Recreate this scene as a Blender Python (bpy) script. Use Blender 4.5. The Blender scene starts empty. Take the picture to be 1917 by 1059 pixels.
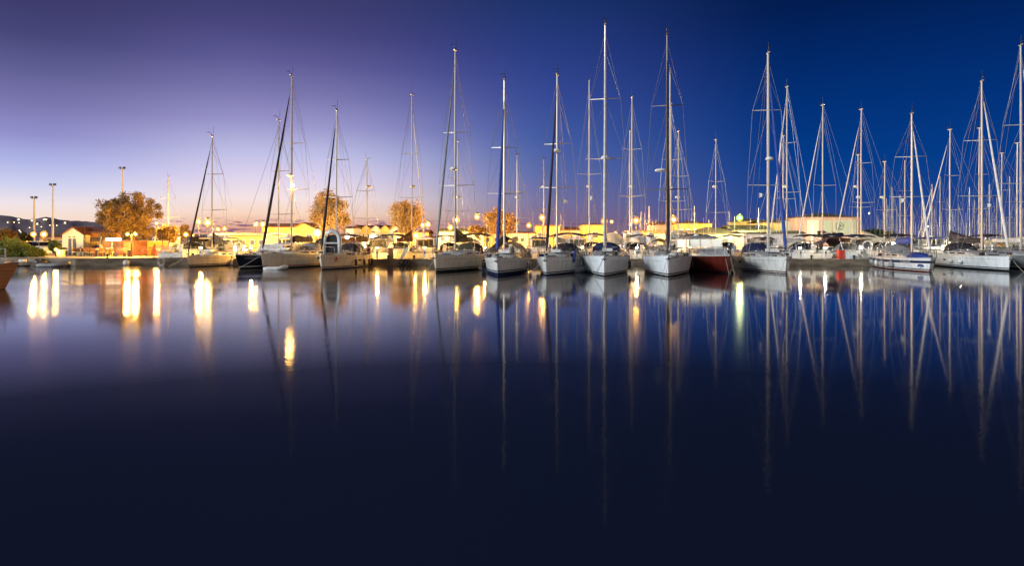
import bpy, math, random
from mathutils import Vector, Matrix, noise
random.seed(7)
C = bpy.context.scene.collection
PI = math.pi
# ------------------------------------------------------------------ camera
F = 1142.0; HZ = 447.0; CH = 2.5; CX = 958.5
cam_d = bpy.data.cameras.new('camera'); cam = bpy.data.objects.new('camera', cam_d); C.objects.link(cam)
cam.location = (0, 0, CH); cam.rotation_euler = (PI/2, 0, 0)
cam_d.sensor_width = 36; cam_d.lens = 36*F/1917; cam_d.shift_y = -(529.5-HZ)/1917
cam_d.clip_end = 9000; cam_d.clip_start = .1
bpy.context.scene.camera = cam
vs = bpy.context.scene.view_settings
vs.view_transform = 'Standard'; vs.look = 'None'; vs.exposure = 0.0; vs.gamma = 1

def lin(c):
    return tuple((x/255/12.92 if x/255 <= .04045 else ((x/255+.055)/1.055)**2.4) for x in c)
def XY(px, D): return (px-CX)/F*D
def ZP(py, D): return CH-(py-HZ)*D/F
def DW(py, z=0.0): return F*(CH-z)/(py-HZ)

# ------------------------------------------------------------------ sky
w = bpy.data.worlds.new('World'); bpy.context.scene.world = w; w.use_nodes = True
nt = w.node_tree; nt.nodes.clear(); N = nt.nodes.new; LK = nt.links.new
out = N('ShaderNodeOutputWorld'); bg = N('ShaderNodeBackground'); LK(bg.outputs[0], out.inputs[0])
tc = N('ShaderNodeTexCoord'); sep = N('ShaderNodeSeparateXYZ'); LK(tc.outputs['Generated'], sep.inputs[0])
def wm(op, a, b=None, clamp=False):
    n = N('ShaderNodeMath'); n.operation = op; n.use_clamp = clamp
    for i, v in enumerate((a, b)):
        if v is None: continue
        if isinstance(v, (int, float)): n.inputs[i].default_value = v
        else: LK(v, n.inputs[i])
    return n.outputs[0]
SX, SY, SZ = sep.outputs
elev = wm('MULTIPLY', SZ, 1.8, True)
hor = wm('SQRT', wm('ADD', wm('MULTIPLY', SX, SX), wm('ADD', wm('MULTIPLY', SY, SY), 1e-5)))
saz = wm('DIVIDE', SX, hor)
SKYC = [
 (30, [(447,(240,200,184)),(405,(248,224,210)),(380,(240,228,232)),(345,(208,210,240)),(300,(172,168,222)),(250,(144,134,196)),(190,(120,110,168)),(125,(94,88,142)),(60,(70,66,118)),(0,(60,56,104)),(-300,(30,30,66))]),
 (470,[(447,(208,140,120)),(425,(228,164,140)),(400,(250,214,190)),(370,(246,228,228)),(330,(222,212,238)),(285,(188,178,222)),(230,(152,140,196)),(170,(120,110,168)),(110,(92,84,144)),(50,(72,66,122)),(0,(62,58,110)),(-300,(30,30,66))]),
 (1010,[(447,(150,118,118)),(415,(132,108,138)),(380,(116,112,158)),(330,(90,106,168)),(260,(64,84,156)),(180,(52,68,142)),(100,(40,56,126)),(0,(26,46,102)),(-300,(12,22,60))]),
 (1590,[(447,(70,78,134)),(410,(48,70,138)),(370,(22,66,140)),(300,(4,60,136)),(200,(2,50,122)),(100,(2,40,104)),(0,(2,29,82)),(-300,(2,14,46))]),
]
cols = []
for px, st in SKYC:
    cr = N('ShaderNodeValToRGB'); LK(elev, cr.inputs[0]); el = cr.color_ramp.elements
    ca = math.cos(math.atan((px-CX)/F))
    for i, (py, c) in enumerate(st):
        p = min(1, math.sin(math.atan((HZ-py)/F*ca))*1.8)
        if i < 2: e = el[i]; e.position = p
        else: e = el.new(p)
        c = (c[0]*1.02, c[1]*1.08, c[2]*1.04) if px < 1100 and py < 320 else c
        e.color = (*lin(tuple(min(250, q) for q in c)), 1)
    cols.append(cr.outputs[0])
def wmix(f, a, b, bt='MIX'):
    n = N('ShaderNodeMix'); n.data_type = 'RGBA'; n.blend_type = bt
    if isinstance(f, (int, float)): n.inputs[0].default_value = f
    else: LK(f, n.inputs[0])
    for i, v in ((6, a), (7, b)):
        if isinstance(v, tuple): n.inputs[i].default_value = (*v, 1)
        else: LK(v, n.inputs[i])
    return n.outputs[2]
def wss(v, a, b):
    n = N('ShaderNodeMapRange'); n.interpolation_type = 'SMOOTHSTEP'; LK(v, n.inputs[0])
    n.inputs[1].default_value = a; n.inputs[2].default_value = b; return n.outputs[0]
sky = wmix(wss(saz, -.63, -.38), cols[0], cols[1])
sky = wmix(wss(saz, -.33, .09), sky, cols[2])
sky = wmix(wss(saz, .02, .44), sky, cols[3])
# small dusk clouds low over the horizon
cmb = N('ShaderNodeCombineXYZ'); LK(wm('MULTIPLY', saz, 40), cmb.inputs[0]); LK(wm('MULTIPLY', SZ, 230), cmb.inputs[1])
nz = N('ShaderNodeTexNoise'); nz.inputs['Scale'].default_value = 1.0; nz.inputs['Detail'].default_value = 4; LK(cmb.outputs[0], nz.inputs[0])
cm = wm('MULTIPLY', wss(nz.outputs[0], .53, .60), wm('MULTIPLY', wss(SZ, .004, .012), wm('SUBTRACT', 1, wss(SZ, .022, .034))))
cm = wm('MULTIPLY', cm, wm('MULTIPLY', wss(saz, -.56, -.48), wm('SUBTRACT', 1, wss(saz, .12, .28))))
sky = wmix(wm('MULTIPLY', cm, .85), sky, lin((118, 88, 122)))
# the half of the sky behind the camera: glow added to fill the hull faces, cooler to the left, warmer to the right
rear_fill = wmix(wss(saz, -.45, .45), (.50,.68,.80), (.92,.64,.40))
rear_fill = wmix(wss(SZ, .05, .75), rear_fill, lin((46,52,100)))
sky = wmix(wss(wm('MULTIPLY', SY, -1), .05, .55), sky, rear_fill)
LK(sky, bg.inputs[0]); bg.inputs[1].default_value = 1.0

fill_sun_d = bpy.data.lights.new('fill_sun', 'SUN'); fill_sun = bpy.data.objects.new('fill_sun', fill_sun_d); C.objects.link(fill_sun)
fill_sun_d.energy = 3.0; fill_sun_d.angle = math.radians(14); fill_sun_d.color = (.94, .98, 1.0)
fill_sun.rotation_euler = Vector((.84, .52, -.26)).to_track_quat('-Z', 'Y').to_euler()   # added fill light, travels from behind-left of the camera; no sun is up

# ------------------------------------------------------------------ materials
MATS = {}
def mat(name, col, rough=.5, metal=0, emit=0, var=.12, scale=3.0, bump=0, spec=.5, col2=None, stretch=(1,1,1), bscale=None, alpha=1, trans=0):
    if name in MATS: return MATS[name]
    m = bpy.data.materials.new(name); m.use_nodes = True; t = m.node_tree; b = t.nodes['Principled BSDF']
    b.inputs['Roughness'].default_value = rough; b.inputs['Metallic'].default_value = metal
    b.inputs['Specular IOR Level'].default_value = spec
    if trans: b.inputs['Transmission Weight'].default_value = trans
    if alpha < 1: b.inputs['Alpha'].default_value = alpha
    tcn = t.nodes.new('ShaderNodeTexCoord'); mp = t.nodes.new('ShaderNodeMapping'); mp.inputs['Scale'].default_value = stretch
    t.links.new(tcn.outputs['Object'], mp.inputs[0])
    n = t.nodes.new('ShaderNodeTexNoise'); n.inputs['Scale'].default_value = scale; n.inputs['Detail'].default_value = 5
    t.links.new(mp.outputs[0], n.inputs[0])
    r = t.nodes.new('ShaderNodeValToRGB'); t.links.new(n.outputs[0], r.inputs[0])
    c2 = col2 or tuple(x*(1-2*var) for x in col)
    r.color_ramp.elements[0].position = .35; r.color_ramp.elements[1].position = .65
    r.color_ramp.elements[0].color = (*c2, 1); r.color_ramp.elements[1].color = (*col, 1)
    t.links.new(r.outputs[0], b.inputs['Base Color'])
    if emit:
        b.inputs['Emission Color'].default_value = (*col, 1); b.inputs['Emission Strength'].default_value = emit
    if bump:
        bp = t.nodes.new('ShaderNodeBump'); bp.inputs['Strength'].default_value = bump; bp.inputs['Distance'].default_value = .05
        n2 = t.nodes.new('ShaderNodeTexNoise'); n2.inputs['Scale'].default_value = bscale or scale*6; n2.inputs['Detail'].default_value = 4
        t.links.new(mp.outputs[0], n2.inputs[0]); t.links.new(n2.outputs[0], bp.inputs['Height']); t.links.new(bp.outputs[0], b.inputs['Normal'])
    m['base'] = 1
    MATS[name] = m; return m
def M_(k): return MATS[k]
ST = (1, 1, .12)
mat('gelcoat_white', (.72,.72,.69), .28, var=.06, scale=1.6, stretch=(3,3,.3), col2=(.54,.54,.51))
mat('gelcoat_cream', (.78,.70,.55), .3, scale=1.6, stretch=(3,3,.3), col2=(.62,.54,.42))
mat('gelcoat_bright', (.80,.84,.85), .25, scale=1.6, stretch=(3,3,.3), col2=(.62,.66,.67))
mat('hull_navy', (.012,.016,.035), .22, scale=2)
mat('hull_red', (.12,.016,.010), .3, scale=2, stretch=(1,1,.4), col2=(.08,.011,.008))
mat('hull_grey', (.22,.24,.25), .35, scale=2)
mat('varnished_wood', (.70,.32,.12), .35, scale=1.5, stretch=(.6,.6,9), col2=(.46,.18,.06), bump=.3, bscale=3)
mat('paint_navy', (.01,.02,.07), .4); mat('paint_blue', (.02,.06,.25), .4)
mat('paint_dark', (.012,.014,.018), .5); mat('paint_red', (.32,.03,.02), .45)
mat('deck_white', (.55,.55,.52), .6, scale=5, bump=.2); mat('deck_teak', (.3,.2,.11), .7, scale=6, stretch=(12,1,1))
mat('glass_dark', (.015,.018,.022), .08, spec=.7); mat('glass_pale', (.30,.33,.33), .12, spec=.6, scale=4, col2=(.08,.09,.10))
mat('alloy', (.47,.42,.36), .38, .35, scale=1.5, stretch=(4,4,.3)); mat('alloy_dark', (.10,.07,.05), .4, .2)
mat('alloy_bright', (.60,.55,.48), .4, .1, scale=1.5, stretch=(4,4,.3)); mat('steel', (.6,.6,.6), .25, .9)
mat('wire', (.32,.32,.33), .35, .6); mat('rope', (.5,.46,.38), .9, scale=20)
mat('canvas_navy', (.018,.028,.10), .85, bump=.3); mat('canvas_blue', (.03,.07,.34), .85, bump=.3)
mat('canvas_dark', (.028,.022,.028), .88, bump=.3); mat('canvas_olive', (.06,.055,.03), .9, bump=.3)
mat('canvas_grey', (.3,.29,.27), .9, bump=.4); mat('canvas_white', (.7,.69,.66), .85, bump=.3); mat('canvas_cream', (.6,.52,.36), .9, bump=.3)
mat('canvas_brown', (.10,.04,.025), .9, bump=.3)
mat('rubber_dark', (.02,.02,.022), .6); mat('rubber_grey', (.34,.35,.36), .55, scale=5); mat('vinyl_white', (.72,.72,.7), .4, scale=5)
mat('fender_blue', (.03,.05,.2), .5); mat('fender_brown', (.12,.03,.02), .5); mat('plastic_red', (.5,.03,.02), .45); mat('plastic_teal', (.05,.25,.3), .5)
mat('concrete', (.33,.29,.23), .9, scale=1.2, bump=.5, col2=(.2,.17,.13)); mat('concrete_wall', (.24,.19,.13), .9, scale=.8, bump=.6, col2=(.10,.085,.06), stretch=(1,1,3))
mat('paving', (.42,.37,.29), .85, scale=.8, bump=.4, col2=(.28,.24,.19)); mat('asphalt', (.06,.06,.06), .9, scale=2, bump=.3)
mat('plaster_cream', (.72,.68,.48), .85, scale=1, bump=.15, col2=(.58,.53,.35), stretch=ST); mat('plaster_yellow', (.72,.52,.12), .85, scale=1, bump=.15, col2=(.58,.40,.08), stretch=ST)
mat('plaster_orange', (.62,.32,.10), .85, scale=1, bump=.15, col2=(.48,.22,.06), stretch=ST); mat('plaster_pink', (.55,.34,.25), .85, scale=1, col2=(.42,.25,.18), stretch=ST)
mat('plaster_green', (.42,.46,.34), .85, scale=1, col2=(.33,.36,.26), stretch=ST); mat('plaster_white', (.75,.74,.7), .8, scale=1, col2=(.6,.59,.55), stretch=ST)
mat('brick', (.45,.20,.08), .9, scale=8, col2=(.3,.11,.045)); mat('stone', (.36,.32,.27), .9, scale=5, bump=.5)
mat('door_blue', (.06,.065,.10), .6); mat('shutter_dark', (.12,.10,.11), .6); mat('wood_brown', (.22,.11,.05), .7, scale=3, stretch=(1,1,8)); mat('wood_red', (.35,.10,.05), .7)
mat('pole_grey', (.35,.34,.33), .5, .4); mat('pole_dark', (.04,.04,.042), .5, .4); mat('white_paint', (.8,.8,.78), .5); mat('leaf_logo', (.06,.05,.12), .7); mat('logo_green', (.04,.07,.02), .7)
mat('bark', (.12,.085,.06), .95, scale=4, bump=.8, stretch=(3,3,.6)); mat('flag_blue', (.05,.12,.4), .8); mat('skin', (.45,.26,.18), .6); mat('shirt', (.22,.07,.12), .85); mat('hair', (.015,.01,.01), .7); mat('trousers', (.05,.06,.1), .9)
mat('hill', (.27,.20,.21), 1, scale=.02, bump=0, col2=(.19,.14,.16)); mat('car_white', (.75,.75,.74), .25, spec=.6); mat('car_grey', (.3,.28,.24), .3, .4)  # hill: purplish base colour stands in for distance haze
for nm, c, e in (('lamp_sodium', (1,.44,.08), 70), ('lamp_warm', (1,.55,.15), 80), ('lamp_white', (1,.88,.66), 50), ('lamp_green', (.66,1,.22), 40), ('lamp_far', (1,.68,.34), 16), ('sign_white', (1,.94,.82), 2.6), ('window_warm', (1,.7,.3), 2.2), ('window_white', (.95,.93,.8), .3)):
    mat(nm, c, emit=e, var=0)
for kd_, c_ in (('lamp_sodium',(1,.36,.03)),('lamp_warm',(1,.48,.08)),('lamp_white',(1,.80,.5)),('lamp_green',(.5,1,.12))):  # glowing shells with fading rims, a halo painted round each lamp core
    m = bpy.data.materials.new(kd_+'_halo'); m.use_nodes = True; t = m.node_tree; t.nodes.remove(t.nodes['Principled BSDF'])
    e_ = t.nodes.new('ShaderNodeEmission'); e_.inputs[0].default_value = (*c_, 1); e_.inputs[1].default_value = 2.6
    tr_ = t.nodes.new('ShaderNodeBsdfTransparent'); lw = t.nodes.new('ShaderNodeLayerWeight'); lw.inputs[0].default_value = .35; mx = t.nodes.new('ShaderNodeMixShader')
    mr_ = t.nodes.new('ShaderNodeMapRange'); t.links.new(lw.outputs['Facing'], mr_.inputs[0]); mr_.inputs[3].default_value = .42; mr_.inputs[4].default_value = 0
    t.links.new(mr_.outputs[0], mx.inputs[0]); t.links.new(tr_.outputs[0], mx.inputs[1]); t.links.new(e_.outputs[0], mx.inputs[2]); t.links.new(mx.outputs[0], t.nodes['Material Output'].inputs[0]); MATS[kd_+'_halo'] = m
# roof tiles : rows of rounded ridges
def tile_mat(name, c1, c2):
    m = mat(name, c1, .9, scale=6, col2=c2); t = m.node_tree
    wv = t.nodes.new('ShaderNodeTexWave'); wv.inputs['Scale'].default_value = 3; wv.bands_direction = 'X'
    tcn = t.nodes.new('ShaderNodeTexCoord'); t.links.new(tcn.outputs['Object'], wv.inputs[0])
    bp = t.nodes.new('ShaderNodeBump'); bp.inputs['Strength'].default_value = .8; t.links.new(wv.outputs[0], bp.inputs['Height'])
    t.links.new(bp.outputs[0], t.nodes['Principled BSDF'].inputs['Normal'])
tile_mat('roof_tile', (.24,.085,.045), (.12,.045,.028)); tile_mat('roof_dark', (.13,.09,.06), (.07,.05,.035)); tile_mat('roof_olive', (.17,.16,.06), (.11,.10,.04))
def leaf_mat(name, c1, c2):
    m = mat(name, c1, .75, scale=1.3, col2=c2); b = m.node_tree.nodes['Principled BSDF']
    t = m.node_tree; o = t.nodes['Material Output']; tl = t.nodes.new('ShaderNodeBsdfTranslucent'); tl.inputs[0].default_value = (*[min(1,x*1.6) for x in c1], 1)
    mx = t.nodes.new('ShaderNodeMixShader'); mx.inputs[0].default_value = .35
    t.links.new(b.outputs[0], mx.inputs[1]); t.links.new(tl.outputs[0], mx.inputs[2]); t.links.new(mx.outputs[0], o.inputs[0])
leaf_mat('leaves_autumn', (.27,.165,.04), (.10,.065,.02)); leaf_mat('leaves_green', (.20,.24,.05), (.08,.11,.03)); leaf_mat('leaves_dark', (.04,.05,.022), (.02,.026,.012))
# water
wt = bpy.data.materials.new('harbour_water'); wt.use_nodes = True; t = wt.node_tree; b = t.nodes['Principled BSDF']
b.inputs['Base Color'].default_value = (.014,.021,.050,1); b.inputs['Roughness'].default_value = .9; b.inputs['Specular IOR Level'].default_value = 0
tcn = t.nodes.new('ShaderNodeTexCoord'); hs = []
for sc, st in ((.9, (1, 1.8, 1)), (6.0, (1, 1.4, 1)), (.05, (1, 2.4, 1))):
    mp = t.nodes.new('ShaderNodeMapping'); mp.inputs['Scale'].default_value = st; t.links.new(tcn.outputs['Object'], mp.inputs[0])
    n = t.nodes.new('ShaderNodeTexNoise'); n.inputs['Scale'].default_value = sc; n.inputs['Detail'].default_value = 2; t.links.new(mp.outputs[0], n.inputs[0]); hs.append(n)
def bumpn(src, st, dist, prev=None, smask=None):
    q = t.nodes.new('ShaderNodeBump'); q.inputs['Strength'].default_value = st; q.inputs['Distance'].default_value = dist; t.links.new(src, q.inputs['Height'])
    if prev: t.links.new(prev, q.inputs['Normal'])
    if smask: t.links.new(smask, q.inputs['Strength'])
    return q.outputs[0]
pm = t.nodes.new('ShaderNodeMapRange'); t.links.new(hs[2].outputs[0], pm.inputs[0]); pm.inputs[1].default_value = .42; pm.inputs[2].default_value = .62; pm.inputs[3].default_value = .03; pm.inputs[4].default_value = .16
sx_ = t.nodes.new('ShaderNodeSeparateXYZ'); t.links.new(tcn.outputs['Object'], sx_.inputs[0])
bz = t.nodes.new('ShaderNodeMapRange'); t.links.new(sx_.outputs[0], bz.inputs[0]); bz.inputs[1].default_value = 0; bz.inputs[2].default_value = -22; bz.inputs[3].default_value = 1; bz.inputs[4].default_value = 7
pz = t.nodes.new('ShaderNodeMath'); pz.operation = 'MULTIPLY'; t.links.new(pm.outputs[0], pz.inputs[0]); t.links.new(bz.outputs[0], pz.inputs[1]); pm = pz    # a light breeze ruffles the water off the left quay
nb = bumpn(hs[1].outputs[0], .1, .012, bumpn(hs[0].outputs[0], .018, .05), pm.outputs[0])
g1 = t.nodes.new('ShaderNodeBsdfGlossy'); g1.distribution = 'MULTI_GGX'; g1.inputs['Roughness'].default_value = .04; t.links.new(nb, g1.inputs['Normal'])
g2 = t.nodes.new('ShaderNodeBsdfGlossy'); g2.distribution = 'MULTI_GGX'; g2.inputs['Roughness'].default_value = .10; t.links.new(nb, g2.inputs['Normal'])
gm = t.nodes.new('ShaderNodeMixShader'); gm.inputs[0].default_value = .30; t.links.new(g1.outputs[0], gm.inputs[1]); t.links.new(g2.outputs[0], gm.inputs[2])
lw = t.nodes.new('ShaderNodeLayerWeight'); rp = t.nodes.new('ShaderNodeValToRGB'); t.links.new(lw.outputs['Facing'], rp.inputs[0])
el = rp.color_ramp.elements                                        # reflectance against grazing angle (Fresnel of slightly roughened water)
for i_, (e_, v_) in enumerate(((90,.015),(30,.02),(20,.022),(15,.042),(11.5,.095),(8,.42),(5,.86),(3,.95),(0,.98))):
    ps_ = 1-math.sin(math.radians(e_))
    if i_ == 0: el.remove(el[1]); q = el[0]; q.position = ps_
    else: q = el.new(ps_)
    q.color = (v_,v_,v_,1)
wm_ = t.nodes.new('ShaderNodeMixShader'); t.links.new(rp.outputs[0], wm_.inputs[0]); t.links.new(b.outputs[0], wm_.inputs[1]); t.links.new(gm.outputs[0], wm_.inputs[2])
t.links.new(wm_.outputs[0], t.nodes['Material Output'].inputs[0])
MATS['water'] = wt

# ------------------------------------------------------------------ mesh helpers
class MB:
    def __init__(s): s.v = []; s.f = []; s.mi = []
    def face(s, idx, mi=0): s.f.append(tuple(idx)); s.mi.append(mi)
    def box(s, c, d, rz=0, mi=0):
        x, y, z = (q/2 for q in d); o = len(s.v); cr, sr = math.cos(rz), math.sin(rz)
        for k in (-z, z):
            for a, bb in ((-x,-y),(x,-y),(x,y),(-x,y)): s.v.append((c[0]+a*cr-bb*sr, c[1]+a*sr+bb*cr, c[2]+k))
        for q in ((0,3,2,1),(4,5,6,7),(0,1,5,4),(1,2,6,5),(2,3,7,6),(3,0,4,7)): s.face([o+i for i in q], mi)
        return s
    def tube(s, pts, r, n=6, mi=0, cap=True):
        pts = [Vector(p) for p in pts]; rs = r if isinstance(r, (list, tuple)) else [r]*len(pts); o = len(s.v)
        for i, p in enumerate(pts):
            d = (pts[min(i+1, len(pts)-1)]-pts[max(i-1, 0)]).normalized()
            u = d.cross(Vector((0,0,1)) if abs(d.z) < .95 else Vector((1,0,0))).normalized(); v = d.cross(u)
            for k in range(n):
                a = 2*PI*k/n; s.v.append(tuple(p+u*math.cos(a)*rs[i]+v*math.sin(a)*rs[i]))
        for i in range(len(pts)-1):
            for k in range(n): s.face((o+i*n+k, o+i*n+(k+1)%n, o+(i+1)*n+(k+1)%n, o+(i+1)*n+k), mi)
        if cap: s.face([o+k for k in range(n)][::-1], mi); s.face([o+(len(pts)-1)*n+k for k in range(n)], mi)
        return s
    def lathe(s, c, prof, n=10, ax='z', mi=0):
        o = len(s.v)
        for r, h in prof:
            for k in range(n):
                a = 2*PI*k/n; q = (r*math.cos(a), r*math.sin(a), h)
                if ax == 'x': q = (q[2], q[0], q[1])
                if ax == 'y': q = (q[0], q[2], q[1])
                s.v.append((c[0]+q[0], c[1]+q[1], c[2]+q[2]))
        for i in range(len(prof)-1):
            for k in range(n): s.face((o+i*n+k, o+i*n+(k+1)%n, o+(i+1)*n+(k+1)%n, o+(i+1)*n+k), mi)
        s.face([o+k for k in range(n)][::-1], mi); s.face([o+(len(prof)-1)*n+k for k in range(n)], mi)
        return s
    def ball(s, c, r, n=10, sz=1, mi=0):
        return s.lathe(c, [(max(.001, r*math.sin(PI*i/6)), -r*sz*math.cos(PI*i/6)) for i in range(7)], n, 'z', mi)
    def loft(s, rings, closed=False, mis=None, cap=False):
        o = len(s.v); n = len(rings[0])
        for R in rings: s.v.extend(tuple(p) for p in R)
        for i in range(len(rings)-1):
            for k in range(n if closed else n-1):
                s.face((o+i*n+k, o+i*n+(k+1)%n, o+(i+1)*n+(k+1)%n, o+(i+1)*n+k), mis[k] if mis else 0)
        if cap: s.face([o+k for k in range(n)][::-1], 0); s.face([o+(len(rings)-1)*n+k for k in range(n)], 0)
        return s
    def slab(s, poly, z0, z1, mi=0, mt=None):
        o = len(s.v); n = len(poly)
        for z in (z0, z1): s.v.extend((p[0], p[1], z) for p in poly)
        for k in range(n): s.face((o+k, o+(k+1)%n, o+n+(k+1)%n, o+n+k), mi)
        s.face([o+n+k for k in range(n)], mi if mt is None else mt); s.face([o+k for k in range(n)][::-1], mi); return s
    def prism(s, poly, y0, y1, mi=0):      # polygon in x,z extruded along y
        o = len(s.v); n = len(poly)
        for y in (y0, y1): s.v.extend((p[0], y, p[1]) for p in poly)
        for k in range(n): s.face((o+k, o+(k+1)%n, o+n+(k+1)%n, o+n+k), mi)
        s.face([o+k for k in range(n)], mi); s.face([o+n+k for k in range(n)][::-1], mi); return s
    def build(s, name, m, parent=None, smooth=False):
        me = bpy.data.meshes.new(name); me.from_pydata(s.v, [], s.f)
        for q in (m if isinstance(m, (list, tuple)) else [m]): me.materials.append(MATS[q])
        me.polygons.foreach_set('material_index', s.mi)
        if smooth: me.polygons.foreach_set('use_smooth', [True]*len(s.f))
        me.update(); o = bpy.data.objects.new(name, me); C.objects.link(o)
        if parent: o.parent = parent
        return o
def tag(o, label, cat=None, group=None, kind=None):
    if label: o['label'] = label
    if cat: o['category'] = cat
    if group: o['group'] = group
    if kind: o['kind'] = kind
    return o
def thing(name, label, cat, loc=(0,0,0), rz=0, group=None):
    o = bpy.data.objects.new(name, None); C.objects.link(o); o.empty_display_size = .2
    o.location = loc; o.rotation_euler = (0,0,rz); return tag(o, label, cat, group)
def copy_tree(o, parent=None, kids=None):
    kids = kids or KIDS(); c = o.copy(); C.objects.link(c); c.parent = parent
    for ch in kids.get(o.name, []): copy_tree(ch, c, kids)
    return c
def KIDS():
    d = {}
    for o in bpy.data.objects:
        if o.parent: d.setdefault(o.parent.name, []).append(o)
    return d

LC = {'lamp_sodium': (1,.45,.06), 'lamp_warm': (1,.50,.09), 'lamp_white': (1,.86,.62), 'lamp_green': (.80,1,.35)}
def bulb(root, p, kind, W, r=.12):
    l = bpy.data.lights.new('bulb', 'POINT'); l.energy = W; l.color = LC[kind]; l.shadow_soft_size = r*1.6; o = bpy.data.objects.new('bulb', l); C.objects.link(o); o.location = p; o.parent = root; return o
# ------------------------------------------------------------------ setting
tag(MB().slab([(-3000,-60),(3000,-60),(3000,3500),(-3000,3500)], -2, 0).build('water', 'water'), 'calm dark blue harbour water mirroring the boats and lamps', None, kind='structure')
LAND = .65
QF = [(-160,66),(-62,63),(-40,56.2),(-29.5,59.0)]
land = QF + [(-36,64),(-36,80),(-28,82),(-5,86),(62,92),(70,150),(90,420),(1500,420),(2600,2600),(-2600,2600),(-2600,66)]
tag(MB().slab(land, -1.5, LAND).build('ground', ['paving']), 'pale paved waterfront ground behind the quay', None, kind='structure')
tag(MB().slab([(-160,65.7),(-62,62.7),(-40,55.9),(-29.3,58.8),(-29.3,59.3),(-40,56.5),(-62,63.4),(-160,66.3)], -1.4, LAND+.06).build('quay_wall', ['concrete_wall']), 'weathered concrete quay wall edging the left shore', 'quay wall')
tag(MB().slab([(-29.2,58.0),(0,57.6),(35,57.2),(80,57.6),(80,60.6),(35,60.4),(0,60.8),(-29.2,61.2)], -1.4, .58, 0, 1).build('pier', ['concrete_wall','concrete']), 'long low concrete pier running between the two rows of boats', 'pier')
pp = MB()
for k in range(30):
    x = -28+k*3.6; pp.box((x, 57.62-.02*abs(k-8)*0, .30), (.5,.5,1.2))
road = MB().slab([(-140,86),(-36,92),(-34,97),(-140,92)], LAND, LAND+.004); tag(road.build('road', 'asphalt'), 'grey asphalt access road beside the car park', None, kind='structure')
# hill on the left horizon
R = MB(); prof = [(-260,390),(-120,396),(0,402),(20,405),(45,408),(62,410),(75,407.5),(90,405),(102,409),(130,412.5),(180,415),(240,421),(300,430),(360,437),(450,442),(620,445.5),(900,446.4)]
def ridge(px):
    for (a, ya), (b_, yb) in zip(prof, prof[1:]):
        if a <= px <= b_: return ya+(yb-ya)*(px-a)/(b_-a)
    return 446
rows = []
for j in range(9):
    D = 700+j*90; rr = []
    for i in range(130):
        px = -250+i*8.6; zt = (HZ-ridge(px))*1150/F
        k = j/5 if j <= 5 else max(0, 1-(j-5)*.18)
        z = LAND+zt*math.sin(min(1, k)*PI/2)*(1 if j <= 5 else k)
        z += (noise.noise(Vector((px*.035, j*.9, 0)))*3+noise.noise(Vector((px*.25, j*2.3, 5)))*1.6)*min(1, zt/12)
        rr.append((XY(px, D), D, z))
    rows.append(rr)
R.loft(rows); tag(R.build('hill', 'hill', None, True), 'dark wooded hill on the left horizon', None, kind='structure')

# ------------------------------------------------------------------ boats
def hullfn(L, B, fb, fs, rake, tr=.72, full=.85):
    def hb(t):
        q = min(1, t/.58); b_ = (1-(1-q)**2)**full
        if t > .58: b_ *= 1-(1-tr)*((t-.58)/.42)**1.6
        return B/2*b_
    def sheer(t): return fb+(fs-fb)*t-.10*math.sin(PI*t)*fb*.5
    def pt(t, z, side, off=0):
        s = sheer(t); f = max(0, z)/s
        wlf = .50+.36*min(1, t*2.2); w = hb(t)*(wlf+(1-wlf)*(f**.75 if f > 0 else 0)) if z >= 0 else hb(t)*wlf*(1+z*1.6)
        y = t*L+rake*(1-f)*(1-t)**6-.0 - (t**8)*(.35*(1-f))
        return Vector((side*(max(0, w)+off), y, z))
    return hb, sheer, pt
def hull_parts(root, L, B, fb, fs, rake, hull, anti, stripe, tr=.72, deck='deck_white', full=.85, hi=None, wl=.1, rail='deck_white', stern=None):
    hb, sheer, pt = hullfn(L, B, fb, fs, rake, tr, full)
    T = [0,.012,.03,.06,.1,.15,.21,.28,.36,.44,.52,.6,.68,.76,.84,.92,.97,1]
    def lev(t):
        s = sheer(t)
        return [-.45, -.1, 0, wl, wl+.05, wl+.13, wl+.17, s*.5, s-.42, s-.22, s-.06, s]
    mis = [1,1,1, 0, 2, 0,0,0, 3, 0, 4]
    if hi is None: mis[8] = 0
    m = MB()
    for side in (-1, 1):
        rings = [[pt(t, z, side) for z in lev(t)] for t in T]
        if side == 1: rings = [r for r in rings]
        m.loft(rings, mis=mis)
    # transom
    a = [pt(1, z, -1) for z in lev(1)]; b_ = [pt(1, z, 1) for z in lev(1)]
    m.loft([a, b_], mis=mis)
    m.build('hull', [hull, anti, stripe, hi or stripe, rail], root, True)
    d = MB(); d.loft([[Vector((-hb(t), t*L, sheer(t)-.03)), Vector((0, t*L, sheer(t)+.03)), Vector((hb(t), t*L, sheer(t)-.03))] for t in T])
    d.build('deck', deck, root)
    return hb, sheer, pt
def decal(root, name, shape, m, pt, L, t0, z0, side, sx, off=.012):
    """shape: polys in metres (u to the stern, v up), laid onto the hull skin"""
    k = MB()
    for poly in shape:
        o = len(k.v)
        for u, v in poly: k.v.append(tuple(pt(t0+u*sx/L, z0+v, side, off)))
        k.face(range(o, o+len(poly)))
    return k.build(name, m, root)
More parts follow.
